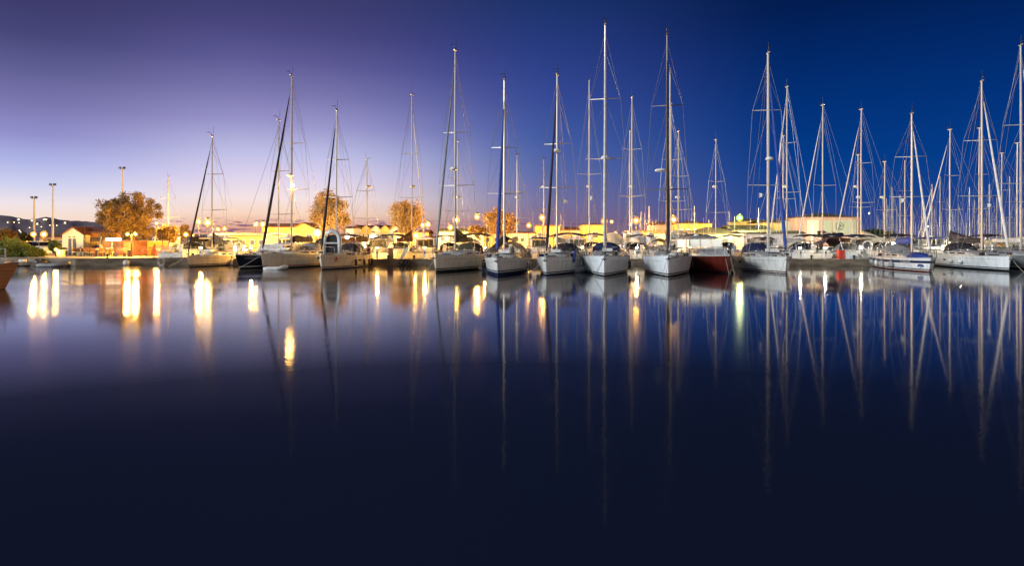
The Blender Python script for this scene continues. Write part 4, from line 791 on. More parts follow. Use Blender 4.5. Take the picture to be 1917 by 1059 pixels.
for px, py, D, kd, lab, rp in (
 (62.5,438.5,88,'lamp_warm','street lamp behind the white car, left of two bright ones at the far left',4.2),(82,438.5,92,'lamp_warm','street lamp behind the white car, right of two bright ones at the far left',5),
 (39,442,140,'lamp_sodium','faint thin road lamp at the far left beside the dark broad tree',2),(50,443,150,'lamp_sodium','faint thin road lamp right of the dark broad tree',2),
 (293,418,85,'lamp_sodium','orange lamp glowing through the right side of the large tree crown',3),(328,428,110,'lamp_warm','faint pale lamp between the large tree and the small dark tree',2.6),
 (348,439,92,'lamp_warm','warm lamp low behind the foot of the first furled sail',4),(361,440,110,'lamp_sodium','small orange lamp beside the first furled sail foot',2.6),
 (372,415,84,'lamp_warm','lamp left of the leftmost sailboat mast, left one of a bright pair',4.5),(389,417,84,'lamp_warm','lamp behind the leftmost sailboat mast, right one of a bright pair',6),
 (408,429,125,'lamp_sodium','orange lamp right of the leftmost sailboat mast, first of a low pair',4),(420.5,428,125,'lamp_sodium','orange lamp right of the leftmost sailboat mast, second of a low pair',4),
 (479,420,115,'lamp_warm','tall lamp above the white canopy, left of the close pair',4),(492,420,115,'lamp_warm','tall lamp above the white canopy, right of the close pair',4.6),
 (594,436,84,'lamp_white','white lamp between the dark boom cover and the next furled sail',6),(609,443,95,'lamp_warm','low warm lamp under the tall oval tree',4),
 (651,444,92,'lamp_white','white lamp low in front of the gabled houses, left one',5),(698,443,110,'lamp_white','white lamp low in front of the gabled houses, right one',5.5),
 (779,441,84,'lamp_warm','bright lamp under the ragged orange tree behind the pinkish mast',6),(791.5,421.5,110,'lamp_warm','lamp right of the ragged orange tree, left of the close pair',4.4),(801,420,110,'lamp_warm','lamp right of the ragged orange tree, right of the close pair',4.6),
 (854,411.5,95,'lamp_warm','lamp directly behind the olive-covered sailboat mast',6),(843,426,110,'lamp_warm','smaller lamp lower left of the olive-covered sailboat mast',4.6),
 (990,422,110,'lamp_sodium','orange lamp left of the yellow flat building',4.4),(1015,407.5,95,'lamp_sodium','orange lamp above the yellow flat building',5.4),
 (1131,414,95,'lamp_sodium','orange lamp behind the tallest mast',5.4),(1145,415,130,'lamp_sodium','small orange lamp just right of the tallest mast',3.2),
 (1191,413,95,'lamp_sodium','orange lamp between the two bow-on boats',5.8),(1180,420,130,'lamp_sodium','small orange lamp lower left of the one between the bow-on boats',2.6),
 (1261,411,95,'lamp_sodium','orange lamp right of the dark brown mast',5.8),(1152,438,100,'lamp_white','small white lamp low right of the tallest mast',3.6),
 (1533,441,100,'lamp_white','white lamp at the left foot of the logo building',5),(1627,399,160,'lamp_white','tiny white lamp above the trees right of the logo building',1.4),(1737,424,170,'lamp_white','tiny white lamp between the furled sail and mast right of the name-stripe boat',1.5),(1812,462,64,'lamp_white','small white cabin-height lamp behind the long pale sailboat',2.4)):
    lamp(lab, px, py, D, kd, rpx=rp)
lamp('street lamp with two long arms and a bright angled head above the orange trees', 893, 406, 90, 'lamp_sodium', rpx=5, arm=1.5)
lamp('green-white lamp on a slim mast behind the red cruiser', 1384.5, 408, 100, 'lamp_green', rpx=5.2)
r_ = lamp('small yellow ground light in the grass left of the cream kiosk', 104.5, 467, 65, 'lamp_warm', r=.16, name='garden_light', W=800); 
for px, ytop, yb, lab in ((64,371,478,'tall unlit floodlight mast left of the white car'),(99,347,460,'taller unlit floodlight mast left of the cream kiosk'),(229,316,440,'unlit floodlight mast rising behind the large quay tree')):
    D = 105; r_ = thing('floodlight_mast', lab, 'floodlight mast', (XY(px,D), D, LAND), 0, 'unlit floodlight masts'); z = ZP(ytop, D)-LAND
    MB().tube([(0,0,0),(0,0,z)], [.2,.1], 8).build('pole', 'pole_grey', r_); MB().box((0,0,z-.05), (.9,.08,.08)).build('crossbar', 'pole_grey', r_)
    for sd in (-1,1): MB().box((sd*.36,-.08,z+.15), (.42,.22,.34), sd*.3).build('floodlight', 'pole_dark', r_)
for px, ytop, D, lab in ((159,418,66,'thin grey pole in front of the cream kiosk corner'),(73,438,64,'thin dark post on the quay in front of the white car'),(304,446,70,'thin dark post behind the market stall'),(1136,0,0,'')):
    if D: r_ = thing('thin_post', lab, 'post', (XY(px,D), D, LAND)); z = ZP(ytop, D)-LAND; MB().tube([(0,0,0),(0,0,z)], .035, 6).build('pole', 'pole_dark', r_); MB().ball((0,0,z), .09, 6).build('finial', 'pole_dark', r_)

# ------------------------------------------------------------------ buildings
def house(label, x0, x1, ye, yr, D, wall='plaster_yellow', roof='roof_tile', kind='gable_side', dep=8, base=LAND, wins=0, winm='shutter_dark', rz=0, name='house', oh=.25, door=False, winh=(.45,.7), lit=None):
    x = XY((x0+x1)/2, D); W = (x1-x0)/F*D; ze = ZP(ye, D)-base; zr = ZP(yr, D)-base
    root = thing(name, label, 'building', (x, D, base), rz, 'buildings behind the marina'); w2 = W/2; k = MB()
    if kind == 'gable_front': k.prism([(-w2,0),(w2,0),(w2,ze),(0,zr),(-w2,ze)], 0, dep)
    else: k.box((0,dep/2,ze/2), (W,dep,ze))
    wo = k.build('wall', wall, root); r = MB(); t_ = .14
    if kind == 'gable_front':
        for sd in (-1,1):
            dx = w2+oh; sl = (zr-ze)/w2; r.prism([(0,zr+.01),(sd*dx,zr-sl*dx+.01),(sd*dx,zr-sl*dx+t_),(0,zr+t_+.02)][::sd], -oh, dep+oh)
    elif kind == 'gable_side':
        a = [(-w2-oh,-oh,ze+.01),(-w2-oh,dep/2,zr),(-w2-oh,dep+oh,ze+.01)]; b_ = [(w2+oh,)+p[1:] for p in a]; r.loft([a,b_]); r.loft([[(p[0],p[1],p[2]+t_) for p in a],[(p[0],p[1],p[2]+t_) for p in b_]])
        r.loft([[a[0],(a[0][0],a[0][1],a[0][2]+t_)],[b_[0],(b_[0][0],b_[0][1],b_[0][2]+t_)]])
        for q in (a, b_): r.loft([q, [(p[0],p[1],p[2]+t_) for p in q]])
        g = MB()
        for sx in (-w2, w2): o = len(k.v)
    elif kind == 'hip':
        o = len(r.v); i_ = min(dep/2, W/2*.8); r.v.extend([(-w2-oh,-oh,ze),(w2+oh,-oh,ze),(w2+oh,dep+oh,ze),(-w2-oh,dep+oh,ze),(-w2+i_,dep/2,zr),(w2-i_,dep/2,zr)])
        for q in ((0,1,5,4),(1,2,5),(2,3,4,5),(3,0,4),(3,2,1,0)): r.face([o+j for j in q])
        r.box((0,dep/2,ze+.05), (W+2*oh-.02,dep+2*oh-.02,.1))
    else: r.box((0,dep/2,ze+.12), (W+.3,dep+.3,.24))
    r.build('roof', roof, root)
    for j in range(wins):
        xx = -w2+W*(j+.5)/wins; wh = ze*(winh[1]-winh[0]); zc = ze*(winh[0]+winh[1])/2; ww = min(1.1, W/wins*.42)
        f = MB().box((xx,-.03,zc), (ww+.16,.06,wh+.16)).build('window', 'white_paint', root); MB().box((xx,-.07,zc), (ww,.03,wh)).build('pane', lit or winm, f)
    if door: d_ = MB().box((w2*.3,-.03,1.0), (1.0,.06,2.0)).build('door', 'door_blue', root); MB().box((w2*.3+.35,-.08,1.0), (.06,.05,.12)).build('handle', 'steel', d_)
    return root
# cream kiosk (gable front turned to the left) on the quay
D = 68; a = math.radians(0); r_ = thing('kiosk', 'cream gabled kiosk with two narrow blue-grey doors beside the café tables', 'building', (XY(136,D), D, LAND), math.radians(-6), 'buildings on the quay')
w2 = 1.27; ze = ZP(439,D)-LAND; zr = ZP(426,D)-LAND; k = MB().prism([(-w2,0),(w2,0),(w2,ze),(0,zr),(-w2,ze)], 0, 4); k.build('wall', 'plaster_cream', r_)
rf = MB()
for sd in (-1,1): sl = (zr-ze)/w2; dx = w2+.12; rf.prism([(0,zr+.01),(sd*dx,zr-sl*dx+.01),(sd*dx,zr-sl*dx+.1),(0,zr+.11)][::sd], -.1, 4.1)
rf.build('roof', 'roof_tile', r_)
for xx in (-.32,.22):
    d_ = MB().box((xx,-.025,.95), (.34,.05,1.85)).build('door', 'door_blue', r_); MB().box((xx+.1,-.065,.9), (.04,.04,.14)).build('handle', 'steel', d_); MB().box((xx-.02,-.04,2.06), (.14,.08,.12)).build('wall_light', 'pole_dark', r_)
MB().box((.95,-.04,.9), (.1,.06,.16)).build('junction_box', 'pole_dark', r_)
# café wing with tiled roof
r_ = thing('cafe_building', 'yellow café wing with dark tiled roof, shutter strip and dark leaf painting', 'building', (XY(178,68.6), 68.9, LAND), 0, 'buildings on the quay')
w2 = 1.5; ze = ZP(436,68.6)-LAND; zr = ZP(426,70)-LAND
MB().box((0.4,2,ze/2), (3.3,4,ze)).build('wall', 'plaster_orange', r_)
rf = MB(); rf.loft([[(-1.45,-.25,ze+.02),(-1.45,2,zr)],[(2.2,-.25,ze+.02),(2.2,2,zr)]]); rf.loft([[(-1.45,-.25,ze+.12),(-1.45,2,zr+.1)],[(2.2,-.25,ze+.12),(2.2,2,zr+.1)]]); rf.loft([[(-1.45,-.25,ze+.02),(-1.45,-.25,ze+.12)],[(2.2,-.25,ze+.02),(2.2,-.25,ze+.12)]]); rf.loft([[(-1.45,2,zr+.1),(-1.45,4.2,ze+.02)],[(2.2,2,zr+.1),(2.2,4.2,ze+.02)]]); rf.build('roof', 'roof_tile', r_)
MB().box((-.05,-.03,ze-.73), (1.5,.06,.42)).build('shutter', 'shutter_dark', r_)
MB().box((-.05,-.025,ze-1.45), (1.5,.05,.9)).build('painted_panel', 'plaster_yellow', r_)
k = MB()
for s_, l_ in (((-62),.62),((-28),.58),(0,.62),(30,.55),(62,.66)):
    a = math.radians(s_); c_, sn = math.cos(a), math.sin(a); o = len(k.v)
    k.v.extend([(-.05, -.06-.001*len(k.v), ze-1.84), (-.05+sn*l_*.5-c_*.17, -.06-.001*len(k.v), ze-1.84+c_*l_*.5+sn*.17), (-.05+sn*l_*1.15, -.06-.001*len(k.v), ze-1.84+c_*l_*1.15), (-.05+sn*l_*.5+c_*.17, -.06-.001*len(k.v), ze-1.84+c_*l_*.5-sn*.17)]); k.face((o,o+1,o+2,o+3))
k.build('leaf_painting', 'leaf_logo', r_)
r_ = thing('kiosk', 'brick-fronted bar kiosk with dark doorway right of the café', 'building', (XY(226,67.5), 67.8, LAND), 0, 'buildings on the quay'); z_ = 1.65
MB().box((.1,1.5,z_/2), (2.3,3,z_)).build('wall', 'brick', r_); MB().box((.1,1.5,z_+.06), (2.5,3.2,.12)).build('roof', 'roof_dark', r_); MB().box((-.8,-.03,.75), (.42,.06,1.45)).build('door', 'wood_brown', r_); MB().box((-.25,-.03,.75), (.5,.06,1.4)).build('door', 'wood_brown', r_); MB().box((.65,-.02,.8), (.95,.05,1.35)).build('shutter', 'plaster_orange', r_)
r_ = thing('lit_sign', 'three lit white sign panels in a dark frame on a post', 'sign', (XY(212.5,65), 65, LAND)); z_ = ZP(448,65)-LAND
MB().box((0,0.03,z_), (1.74,.08,.42)).build('frame', 'pole_dark', r_)
for j in (-1,0,1): MB().box((j*.56,-.03,z_), (.48,.05,.30)).build('sign_panel', 'sign_white', r_)
MB().tube([(-.2,.03,0),(-.2,.03,z_-.2)], .05, 6).build('post', 'pole_grey', r_)
r_ = thing('yellow_wall', 'yellow rendered low wall behind the bicycles', 'wall', (XY(275,70), 70.5, LAND)); MB().box((0,0,.75), (4.2,.3,1.5)).build('wall_panel', 'plaster_yellow', r_); MB().box((0,0,1.55), (4.3,.4,.1)).build('coping', 'plaster_cream', r_)
r_ = thing('market_stall', 'small stall with red panel and teal board on the quay by the conical bush', 'stall', (XY(305,66.5), 66.5, LAND)); MB().box((.35,0,.52), (.8,.5,1.0)).build('counter', 'plastic_red', r_); MB().box((-.35,.0,.55), (.62,.45,1.1)).build('side_panel', 'wood_red', r_); MB().box((-.35,-.25,.62), (.4,.04,.35)).build('board', 'plastic_teal', r_); MB().box((0,0,1.13), (1.5,.6,.05)).build('top', 'wood_brown', r_)
# parasol, tables, chairs, bench, bins, bicycles, planters
r_ = thing('closed_parasol', 'closed cream parasol standing by the café tables', 'parasol', (XY(189.5,66), 66, LAND)); MB().tube([(0,0,0),(0,0,2.2)], .03, 6).build('pole', 'wood_brown', r_); MB().lathe((0,0,.75), [(.17,0),(.15,.5),(.09,1.1),(.03,1.42)], 8).build('canopy', 'canvas_cream', r_, True); MB().lathe((0,0,0), [(.25,0),(.25,.08),(.05,.1)], 8).build('base', 'stone', r_)
def chair():
    r_ = thing('cafe_chair', 'wicker café chair at the quay tables', 'chair', (0,0,LAND), 0, 'café chairs on the quay'); MB().box((0,0,.44), (.42,.42,.05)).build('seat', 'canvas_cream', r_); MB().box((0,.2,.68), (.42,.04,.42)).build('backrest', 'wood_brown', r_)
    for a_ in (-.18,.18):
        for b_ in (-.18,.18): MB().tube([(a_,b_,0),(a_*.95,b_*.95,.42)], .02, 5).build('leg', 'pole_dark', r_)
    return r_
def table():
    r_ = thing('cafe_table', 'round café table on the quay', 'table', (0,0,LAND), 0, 'café tables on the quay'); MB().lathe((0,0,.72), [(.38,0),(.4,.02),(.38,.04)], 12).build('tabletop', 'white_paint', r_); MB().tube([(0,0,.02),(0,0,.72)], .04, 6).build('pedestal', 'pole_dark', r_); MB().lathe((0,0,0), [(.25,0),(.22,.04)], 8).build('foot', 'pole_dark', r_); return r_
ch0, tb0 = chair(), table(); kd = KIDS(); first = True
tdesc = ['in front of the leaf painting, left','in front of the leaf painting, right','beside the closed parasol','left of the closed parasol near the kiosk doors']
for q, (px, D) in enumerate(((168,65.2),(180,64.6),(196,65),(152,66.2))):
    t_ = tb0 if q == 0 else copy_tree(tb0, None, kd); t_.location = (XY(px,D), D, LAND); t_['label'] = 'round café table '+tdesc[q]
    for z, (dx, dy, ra_) in enumerate(((-.65,.05,PI/2),(.65,0,-PI/2),(.1,-.6,PI))):
        c_ = ch0 if (q, z) == (0,0) else copy_tree(ch0, None, kd); c_.location = (XY(px,D)+dx, D+dy, LAND); c_.rotation_euler = (0,0,ra_+.2*z); c_['label'] = ['chair left of','chair right of','chair waterside of'][z]+' the table '+tdesc[q]
r_ = thing('park_bench', 'brown bench on the quay in front of the brick kiosk', 'bench', (XY(224,63.5), 63.6, LAND)); MB().box((0,0,.45), (1.1,.4,.06)).build('seat', 'wood_red', r_); MB().box((0,.22,.75), (1.1,.05,.32)).build('backrest', 'wood_red', r_)
for sx in (-.45,.45): MB().box((sx,0,.21), (.06,.38,.42)).build('leg', 'pole_dark', r_)
r_ = thing('litter_bin', 'brown litter bin beside the twin lamp', 'bin', (XY(241,62.6), 62.7, LAND)); MB().lathe((0,0,0), [(.16,0),(.2,.6),(.2,.62)], 10).build('body', 'wood_brown', r_); MB().lathe((0,0,.62), [(.21,0),(.2,.05),(.05,.1)], 10).build('lid', 'pole_dark', r_)
def bicycle():
    r_ = thing('bicycle', 'bicycle', 'bicycle', (0,0,LAND), 0, 'bicycles parked on the quay')
    for sx in (-.52,.52):
        MB().tube([(sx+.32*math.cos(a_),0,.33+.32*math.sin(a_)) for a_ in [2*PI*j/14 for j in range(15)]], .022, 5, cap=False).build('wheel', 'rubber_dark', r_)
    MB().tube([(-.52,0,.33),(-.15,0,.85),(.4,0,.88),(.0,0,.32),(-.52,0,.33)], .02, 5).tube([(-.2,0,.9),(0,0,.32)], .02, 5).tube([(.52,0,.33),(.38,0,1.0)], .02, 5).build('frame', 'plastic_red', r_)
    MB().tube([(.38,-.25,1.02),(.38,.25,1.02)], .018, 5).build('handlebar', 'steel', r_); MB().box((-.22,0,.94), (.26,.14,.06)).build('saddle', 'rubber_dark', r_); return r_
bk = bicycle(); kd = KIDS(); bd = ['bicycle leaning by the right trunk of the large tree','bicycle second from the large tree trunk in the quay rack','bicycle in the middle of the quay rack','bicycle second from the market stall','bicycle nearest the market stall']
for q, px in enumerate((257,266,274,281,288)):
    c_ = bk if q == 0 else copy_tree(bk, None, kd); c_.location = (XY(px,65.2), 65.2+.2*(q%2), LAND); c_.rotation_euler = (0,.0,[.3,-.5,.6,-.2,.5][q]); c_['label'] = bd[q]
r_ = thing('planter', 'white square planter by the ground light left of the kiosk', 'planter', (XY(110.5,66), 66, LAND)); MB().box((0,0,.32), (.42,.42,.62)).build('pot', 'white_paint', r_); MB().box((0,0,.64), (.36,.36,.04)).build('soil', 'bark', r_)
r_ = thing('planter', 'grey stone planter with a dark plant at the kiosk front', 'planter', (XY(120,66), 66, LAND)); MB().lathe((0,0,0), [(.28,0),(.33,.3),(.34,.58),(.25,.6)], 10).build('pot', 'stone', r_)
k = MB(); rn = random.Random(2)
for j in range(160):
    p = Vector((rn.gauss(0,.15), rn.gauss(0,.15), .68+rn.random()*.22)); s = .06; o = len(k.v); k.v.extend([tuple(p+Vector((-s,0,0))), tuple(p+Vector((0,s*.3,s))), tuple(p+Vector((s,0,.02))), tuple(p+Vector((0,-s,-s*.4)))]); k.face((o,o+1,o+2,o+3))
k.build('plant', 'leaves_dark', r_)
r_ = thing('planter', 'pale square pillar planter at the right end of the café tables', 'planter', (XY(204.5,65.5), 65.5, LAND)); MB().box((0,0,.42), (.5,.4,.85)).build('pot', 'plaster_yellow', r_); MB().box((0,0,.88), (.56,.46,.06)).build('rim', 'plaster_cream', r_)
r_ = thing('quay_railing', 'pale tubular railing on the quay before the rounded bush', 'railing', (XY(330,62.5), 62.6, LAND))
for xx in (-.6,0,.6): MB().tube([(xx,0,0),(xx,0,.9)], .03, 5).build('post', 'white_paint', r_)
MB().tube([(-.62,0,.9),(.62,0,.9)], .03, 5).tube([(-.62,0,.5),(.62,0,.5)], .025, 5).build('rail', 'white_paint', r_)
def car(label, px, D, rz, m):
    r_ = thing('parked_car', label, 'car', (XY(px,D), D, LAND), rz, 'parked cars')
    k = MB(); k.prism([(-2.1,.3),(2.1,.3),(2.15,.62),(2.05,.82),(1.2,.95),(-1.85,.98),(-2.1,.7)], -.86, .86); bo = k.build('body', m, r_)
    k = MB(); k.loft([[(-1.8,-.78,.96),(-1.35,-.66,1.48),(.35,-.66,1.48),(1.15,-.78,.96)], [(-1.8,.78,.96),(-1.35,.66,1.48),(.35,.66,1.48),(1.15,.78,.96)]]); k.face((0,1,2,3)); k.face((7,6,5,4)); k.build('cabin', 'glass_dark', r_)
    MB().box((-.5,0,1.5), (1.75,1.32,.06)).build('roof', m, r_)
    for sx in (-1.3,1.3):
        for sy in (-.8,.8): w_ = MB().lathe((sx,sy,.32), [(.2,-.1),(.32,-.09),(.32,.09),(.2,.1)], 14, 'y').build('wheel', 'rubber_dark', r_); MB().lathe((sx,sy,.32), [(.17,-.115),(.17,.115)], 10, 'y').build('rim', 'steel', w_)
    for sy in (-.6,.6): MB().box((2.1,sy,.68), (.12,.34,.14)).build('headlight', 'vinyl_white', r_)
    MB().box((2.14,0,.5), (.06,.5,.12)).build('number_plate', 'white_paint', r_)
    return r_
car('white hatchback parked at the left behind the thin dark post', 78, 79, math.radians(-28), 'car_white'); car('beige car half hidden by the green shrubs left of the white hatchback', 44, 78, math.radians(-15), 'car_grey')
# far buildings
house('long orange wall building behind the white car and lamps', 72, 120, 444, 439, 125, 'plaster_orange', 'roof_tile', 'gable_side', wins=4)
house('low glowing white canopy roof behind the navy sailboat', 398, 497, 440, 437, 86, 'plaster_yellow', 'canvas_cream', 'gable_side', 7, wins=6, name='canopy_building')
house('yellow gabled house end behind the dark boom cover', 545, 590, 428, 417.5, 118, 'plaster_yellow', 'roof_tile', 'gable_front', 10, wins=2)
house('long yellow building with brick-red roof left of the gabled house end', 490, 546, 425.5, 418.5, 124, 'plaster_yellow', 'roof_tile', 'gable_side', 9, wins=5)
house('small white building between the oval tree and the gabled row', 646, 662, 428, 424, 128, 'plaster_white', 'roof_tile', 'gable_side', 8, wins=1)
gl_ = ['first','second','third','fourth','fifth']
for q in range(5): house(gl_[q]+' from the left in the row of yellow gabled houses behind the slim mast', 658+q*18, 676+q*18, 428.5, 422, 134, 'plaster_cream' if q % 2 == 0 else 'plaster_yellow', 'roof_tile', 'gable_front', 12, wins=2, winh=(.5,.72))
house('low orange building behind the ragged orange tree', 738, 800, 436, 431, 120, 'plaster_orange', 'roof_tile', 'gable_side', wins=5)
house('pale low workshop behind the olive boom cover', 820, 905, 434, 428, 118, 'plaster_cream', 'roof_olive', 'gable_side', wins=5)
house('long pale building behind the orange-lit tree', 905, 1002, 437, 434, 122, 'plaster_cream', 'roof_tile', 'gable_side', wins=6)
house('yellow flat-topped building under the orange lamp', 1003, 1048, 423, 421, 122, 'plaster_yellow', 'roof_tile', 'flat', 8, wins=3)
house('cream building with red roof and a long window row between two yellow ones', 1048, 1092, 431, 425, 124, 'plaster_cream', 'roof_tile', 'gable_side', 8, wins=7)
house('yellow hip-roofed building left of the tallest mast', 1092, 1136, 421, 417, 118, 'plaster_yellow', 'roof_tile', 'hip', 8, wins=1)
house('pinkish low building with tiled roof right of the dark brown mast', 1228, 1270, 421, 415, 120, 'plaster_pink', 'roof_tile', 'gable_side', 8, wins=3)
house('orange building with hip roof and three lit windows', 1269, 1333, 418.5, 412, 116, 'plaster_yellow', 'roof_tile', 'hip', 9, wins=5, lit='window_white', winh=(.5,.78))
house('long cream workshop roofline behind the brown mast', 1180, 1300, 436, 432, 98, 'plaster_cream', 'roof_dark', 'gable_side', 6, wins=6)
house('cream building with broad dark hip roof behind the red cruiser', 1300, 1392, 437, 424, 104, 'plaster_cream', 'roof_dark', 'hip', 9, wins=4)
house('wide building with olive green roof behind the green-white lamp', 1372, 1445, 431, 422, 112, 'plaster_cream', 'roof_olive', 'gable_side', 8, wins=3)
house('stepped dark-roofed building rising above the olive roof', 1394, 1440, 414, 407.5, 128, 'plaster_yellow', 'roof_dark', 'hip', 10, wins=2)
house('cream block with small orange wall left of the pale green one', 1430, 1476, 417, 412, 120, 'plaster_yellow', 'roof_dark', 'gable_side', 8, wins=2)
house('pale green block with one dark window left of the logo building', 1470, 1508, 413, 405, 118, 'plaster_green', 'roof_dark', 'hip', 8, wins=1, winh=(.62,.85))
house('low white boat shed behind the blue sprayhood', 1392, 1505, 437, 433, 96, 'plaster_white', 'roof_dark', 'gable_side', 5, wins=5)
rb = house('large pinkish building with pale wall panels and a round green logo', 1507, 1609, 406.5, 397, 112, 'plaster_pink', 'roof_dark', 'hip', 9)
D = 112
for xa, xb in ((1511,1532),(1540,1558),(1560,1603)):
    x0 = XY(xa,D)-XY(1558,D); x1 = XY(xb,D)-XY(1558,D); z0 = ZP(438,D)-LAND; z1 = ZP(412,D)-LAND; MB().box(((x0+x1)/2,-.03,(z0+z1)/2), (x1-x0,.06,z1-z0)).build('wall_panel', 'plaster_green' if xa > 1535 else 'plaster_cream', rb)
cx = XY(1571,D)-XY(1558,D); cz = ZP(423.5,D)-LAND; k = MB().tube([(cx+.68*math.cos(a_),-.1,cz+.72*math.sin(a_)) for a_ in [2*PI*j/24 for j in range(25)]], .045, 5, cap=False)
k.box((cx,-.1,cz+.28), (.6,.03,.09)); k.box((cx,-.1,cz+.06), (.95,.03,.16)); k.prism([(cx-.35,cz-.3),(cx-.1,cz-.22),(cx+.05,cz-.34),(cx+.3,cz-.3),(cx+.15,cz-.5),(cx-.1,cz-.5)], -.11, -.07); k.prism([(cx+.78,cz+.55),(cx+.9,cz+.55),(cx+.84,cz+.85)], -.11, -.07); k.prism([(cx+.8,cz+.1),(cx+.9,cz+.1),(cx+.86,cz+.32)], -.11, -.07)
k.build('round_logo', 'logo_green', rb)
# boats laid up under pale covers behind the second row
for q, (px, w_, yt, m_, lab) in enumerate(((1160,60,435,'canvas_cream','boat laid up ashore under a pale ribbed cover right of the tallest mast'),(1205,50,432,'canvas_white','boat laid up ashore under a white peaked cover between the bow-on boats'),(1310,60,436,'canvas_white','boat laid up under a grey-white cover left of the cream yacht'),(1065,50,440,'canvas_cream','boat laid up under a pale cover behind the blue towel boat'),(700,46,446,'canvas_cream','boat laid up under a cream cover in front of the gabled houses'),(460,60,446,'canvas_cream','boat laid up under a cream cover before the glowing canopy'),(870,50,443,'canvas_cream','boat laid up under a cream cover behind the olive boom cover'))):
    D = 90; W = w_/F*D; h = ZP(yt,D)-LAND-1.0; r_ = thing('covered_boat', lab, 'boat', (XY(px,D), D+1, LAND), .1*(q%3-1), 'boats laid up ashore'); k = MB(); rings = []
    for j in range(9):
        f = j/8; x = -W/2+W*f; e = math.sin(PI*min(1,f*1.25+.12))**.5 if f < .7 else 1-.3*(f-.7)/.3; rings.append([(x,-1.3*e,1.1),(x,-1.25*e,1.5),(x,0,1.0+h*e+.06*(j%2)),(x,1.25*e,1.5),(x,1.3*e,1.1)])
    k.loft(rings, cap=True); k.build('cover', m_, r_); k = MB(); k.loft([[(p[0],p[1],1.12),(p[0],p[1]*.5,.55),(p[0],0,.35),(p[0],-p[1]*.5,.55),(p[0],-p[1],1.12)] for p in [r[0] for r in rings]], cap=True); k.build('hull', 'gelcoat_white', r_)
    for sx in (-.3,.3): MB().box((sx*W,0,.3), (.15,1.6,.6)).build('cradle', 'pole_dark', r_)
D = 76; r_, jj = motorboat('cream motor yacht with a long dark window band behind the red cruiser', (XY(1345,D), D, 0), math.radians(62), 9, 3.2, 2.0, 1.8, 'gelcoat_cream', cab='gelcoat_cream', canopy='canvas_cream', house=True)
# ------------------------------------------------------------------ distant masts
def far_boat(rr):
    r_ = thing('distant_sailboat', '', 'sailboat', (0,0,0), 0, None); hull_parts(r_, 10, 3.3, 1.2, 1.0, .4, 'gelcoat_white', 'paint_dark', 'paint_navy')
    mo = MB().tube([(0,4,1),(0,4,14)], [.10,.07], 6).build('mast', 'alloy', r_)
    MB().tube([(-1.1,4.2,6),(0,4,5.95),(1.1,4.2,6)], .03, 4).tube([(-.8,4.2,9.6),(0,4,9.55),(.8,4.2,9.6)], .03, 4).build('spreader', 'alloy', mo)
    k = MB()
    for sd in (-1,1): k.tube([(sd*1.5,4.2,1),(sd*1.1,4.2,6),(sd*.8,4.2,9.6),(0,4,13.8)], .012, 3, cap=False)
    k.build('shroud', 'wire', r_); fo = MB().tube([(0,.1,1.1),(0,3.9,13)], .06 if rr else .014, 5).build('forestay', 'canvas_white' if rr else 'wire', r_); MB().tube([(0,4,13.9),(0,9.9,1)], .012, 3).build('backstay', 'wire', r_)
    MB().tube([(0,4.1,2.3),(0,8,2.3)], .09, 5).build('boom', 'canvas_grey', r_); MB().box((0,4.8,1.3), (1.8,4,.4)).build('coachroof', 'deck_white', r_); return r_
fa, fb_ = far_boat(False), far_boat(True); kd = KIDS(); rn = random.Random(77); used = set()
spots = []
for q in range(64):
    px = 1640+277*(q+rn.random())/64; px = min(px, 1915); spots.append((px, rn.uniform(396,424) if rn.random() < .7 else rn.uniform(365,400), rn.uniform(95,230), 'R'))
for px in (1050,1055,1200,1207,1215,1222,1228,1300,1365,1375,1327,1420,1490,1520,1595,1430,1405): spots.append((px, rn.uniform(385,415), rn.uniform(96,110), 'M'))
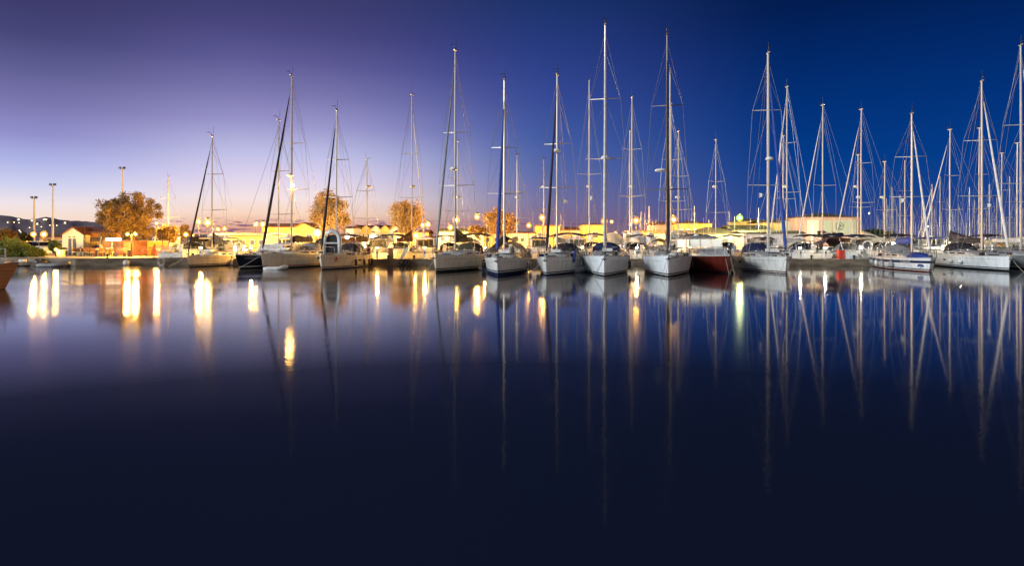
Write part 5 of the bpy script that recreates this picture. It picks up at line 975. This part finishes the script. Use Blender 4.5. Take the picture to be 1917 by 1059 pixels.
for px, py in ((1694,300),(1760,330),(1745,345),(1815,350),(1852,345),(1890,330),(1866,370),(1670,350),(1685,365),(1726,372)): spots.append((px, py, rn.uniform(80,92), 'R'))
for q, (px, py, D, g) in enumerate(spots):
    src = fb_ if rn.random() < .05 else fa
    c_ = src if src.name not in used else copy_tree(src, None, kd); used.add(src.name)
    s = (ZP(py, D)-(0 if g == 'R' else LAND))/14.0; c_.scale = (s*.9, s*.9, s); a_ = rn.uniform(-.5,.5)+(PI if rn.random() < .5 else 0)
    c_.location = (XY(px,D)+math.sin(a_)*4*s*.9, D-math.cos(a_)*4*s*.9, 0 if g == 'R' else LAND); c_.rotation_euler = (0,0,a_)
    c_['group'] = 'distant sailboats in the far basin at the right' if g == 'R' else 'distant masts above the boatyard'; c_['label'] = 'distant sailboat mast in the far forest of masts at the right' if g == 'R' else 'thin distant mast rising between the boatyard buildings'
# hillside lights and houses
rn = random.Random(4)
hl = [(14,436-20),(34,411),(35,417),(59,413),(65,411.5),(69,419),(81,411),(84,410.5),(87,410.5),(97,410),(62,426),(77,424.5),(93,421.5),(121,417),(36,431),(27,434),(38,434),(15,416),(26,416),(106,422),(55,426)]
h0 = None
for q, (px, py) in enumerate(hl):
    D = 880; z = ZP(py, D); big = px in (34,69,121,59,15,84)
    if h0 is None:
        h0 = thing('hillside_house', '', 'building', (0,0,0), 0, 'lit houses on the hillside'); MB().box((0,4,0), (7,6,5)).build('wall', 'plaster_cream', h0); MB().prism([(-4,2.5),(4,2.5),(0,4.2)], .5, 7.5).build('roof', 'roof_tile', h0)
        MB().box((0,.95,0), (1.8,.2,1.6)).build('lit_window', 'lamp_far', h0); kd = KIDS(); c_ = h0
    else: c_ = copy_tree(h0, None, kd)
    sc = .62 if big else .34; c_.scale = (sc, sc, sc)
    t_ = (z-LAND)/max(1, (HZ-ridge(px))*1150/F); D2 = 700+450*min(.95, max(.05, math.asin(min(.98, max(.05, t_)))/(PI/2))); c_.location = (XY(px, D2-12), D2-12, ZP(py, D2-12)); c_['label'] = 'tiny lit house light on the dark hillside'
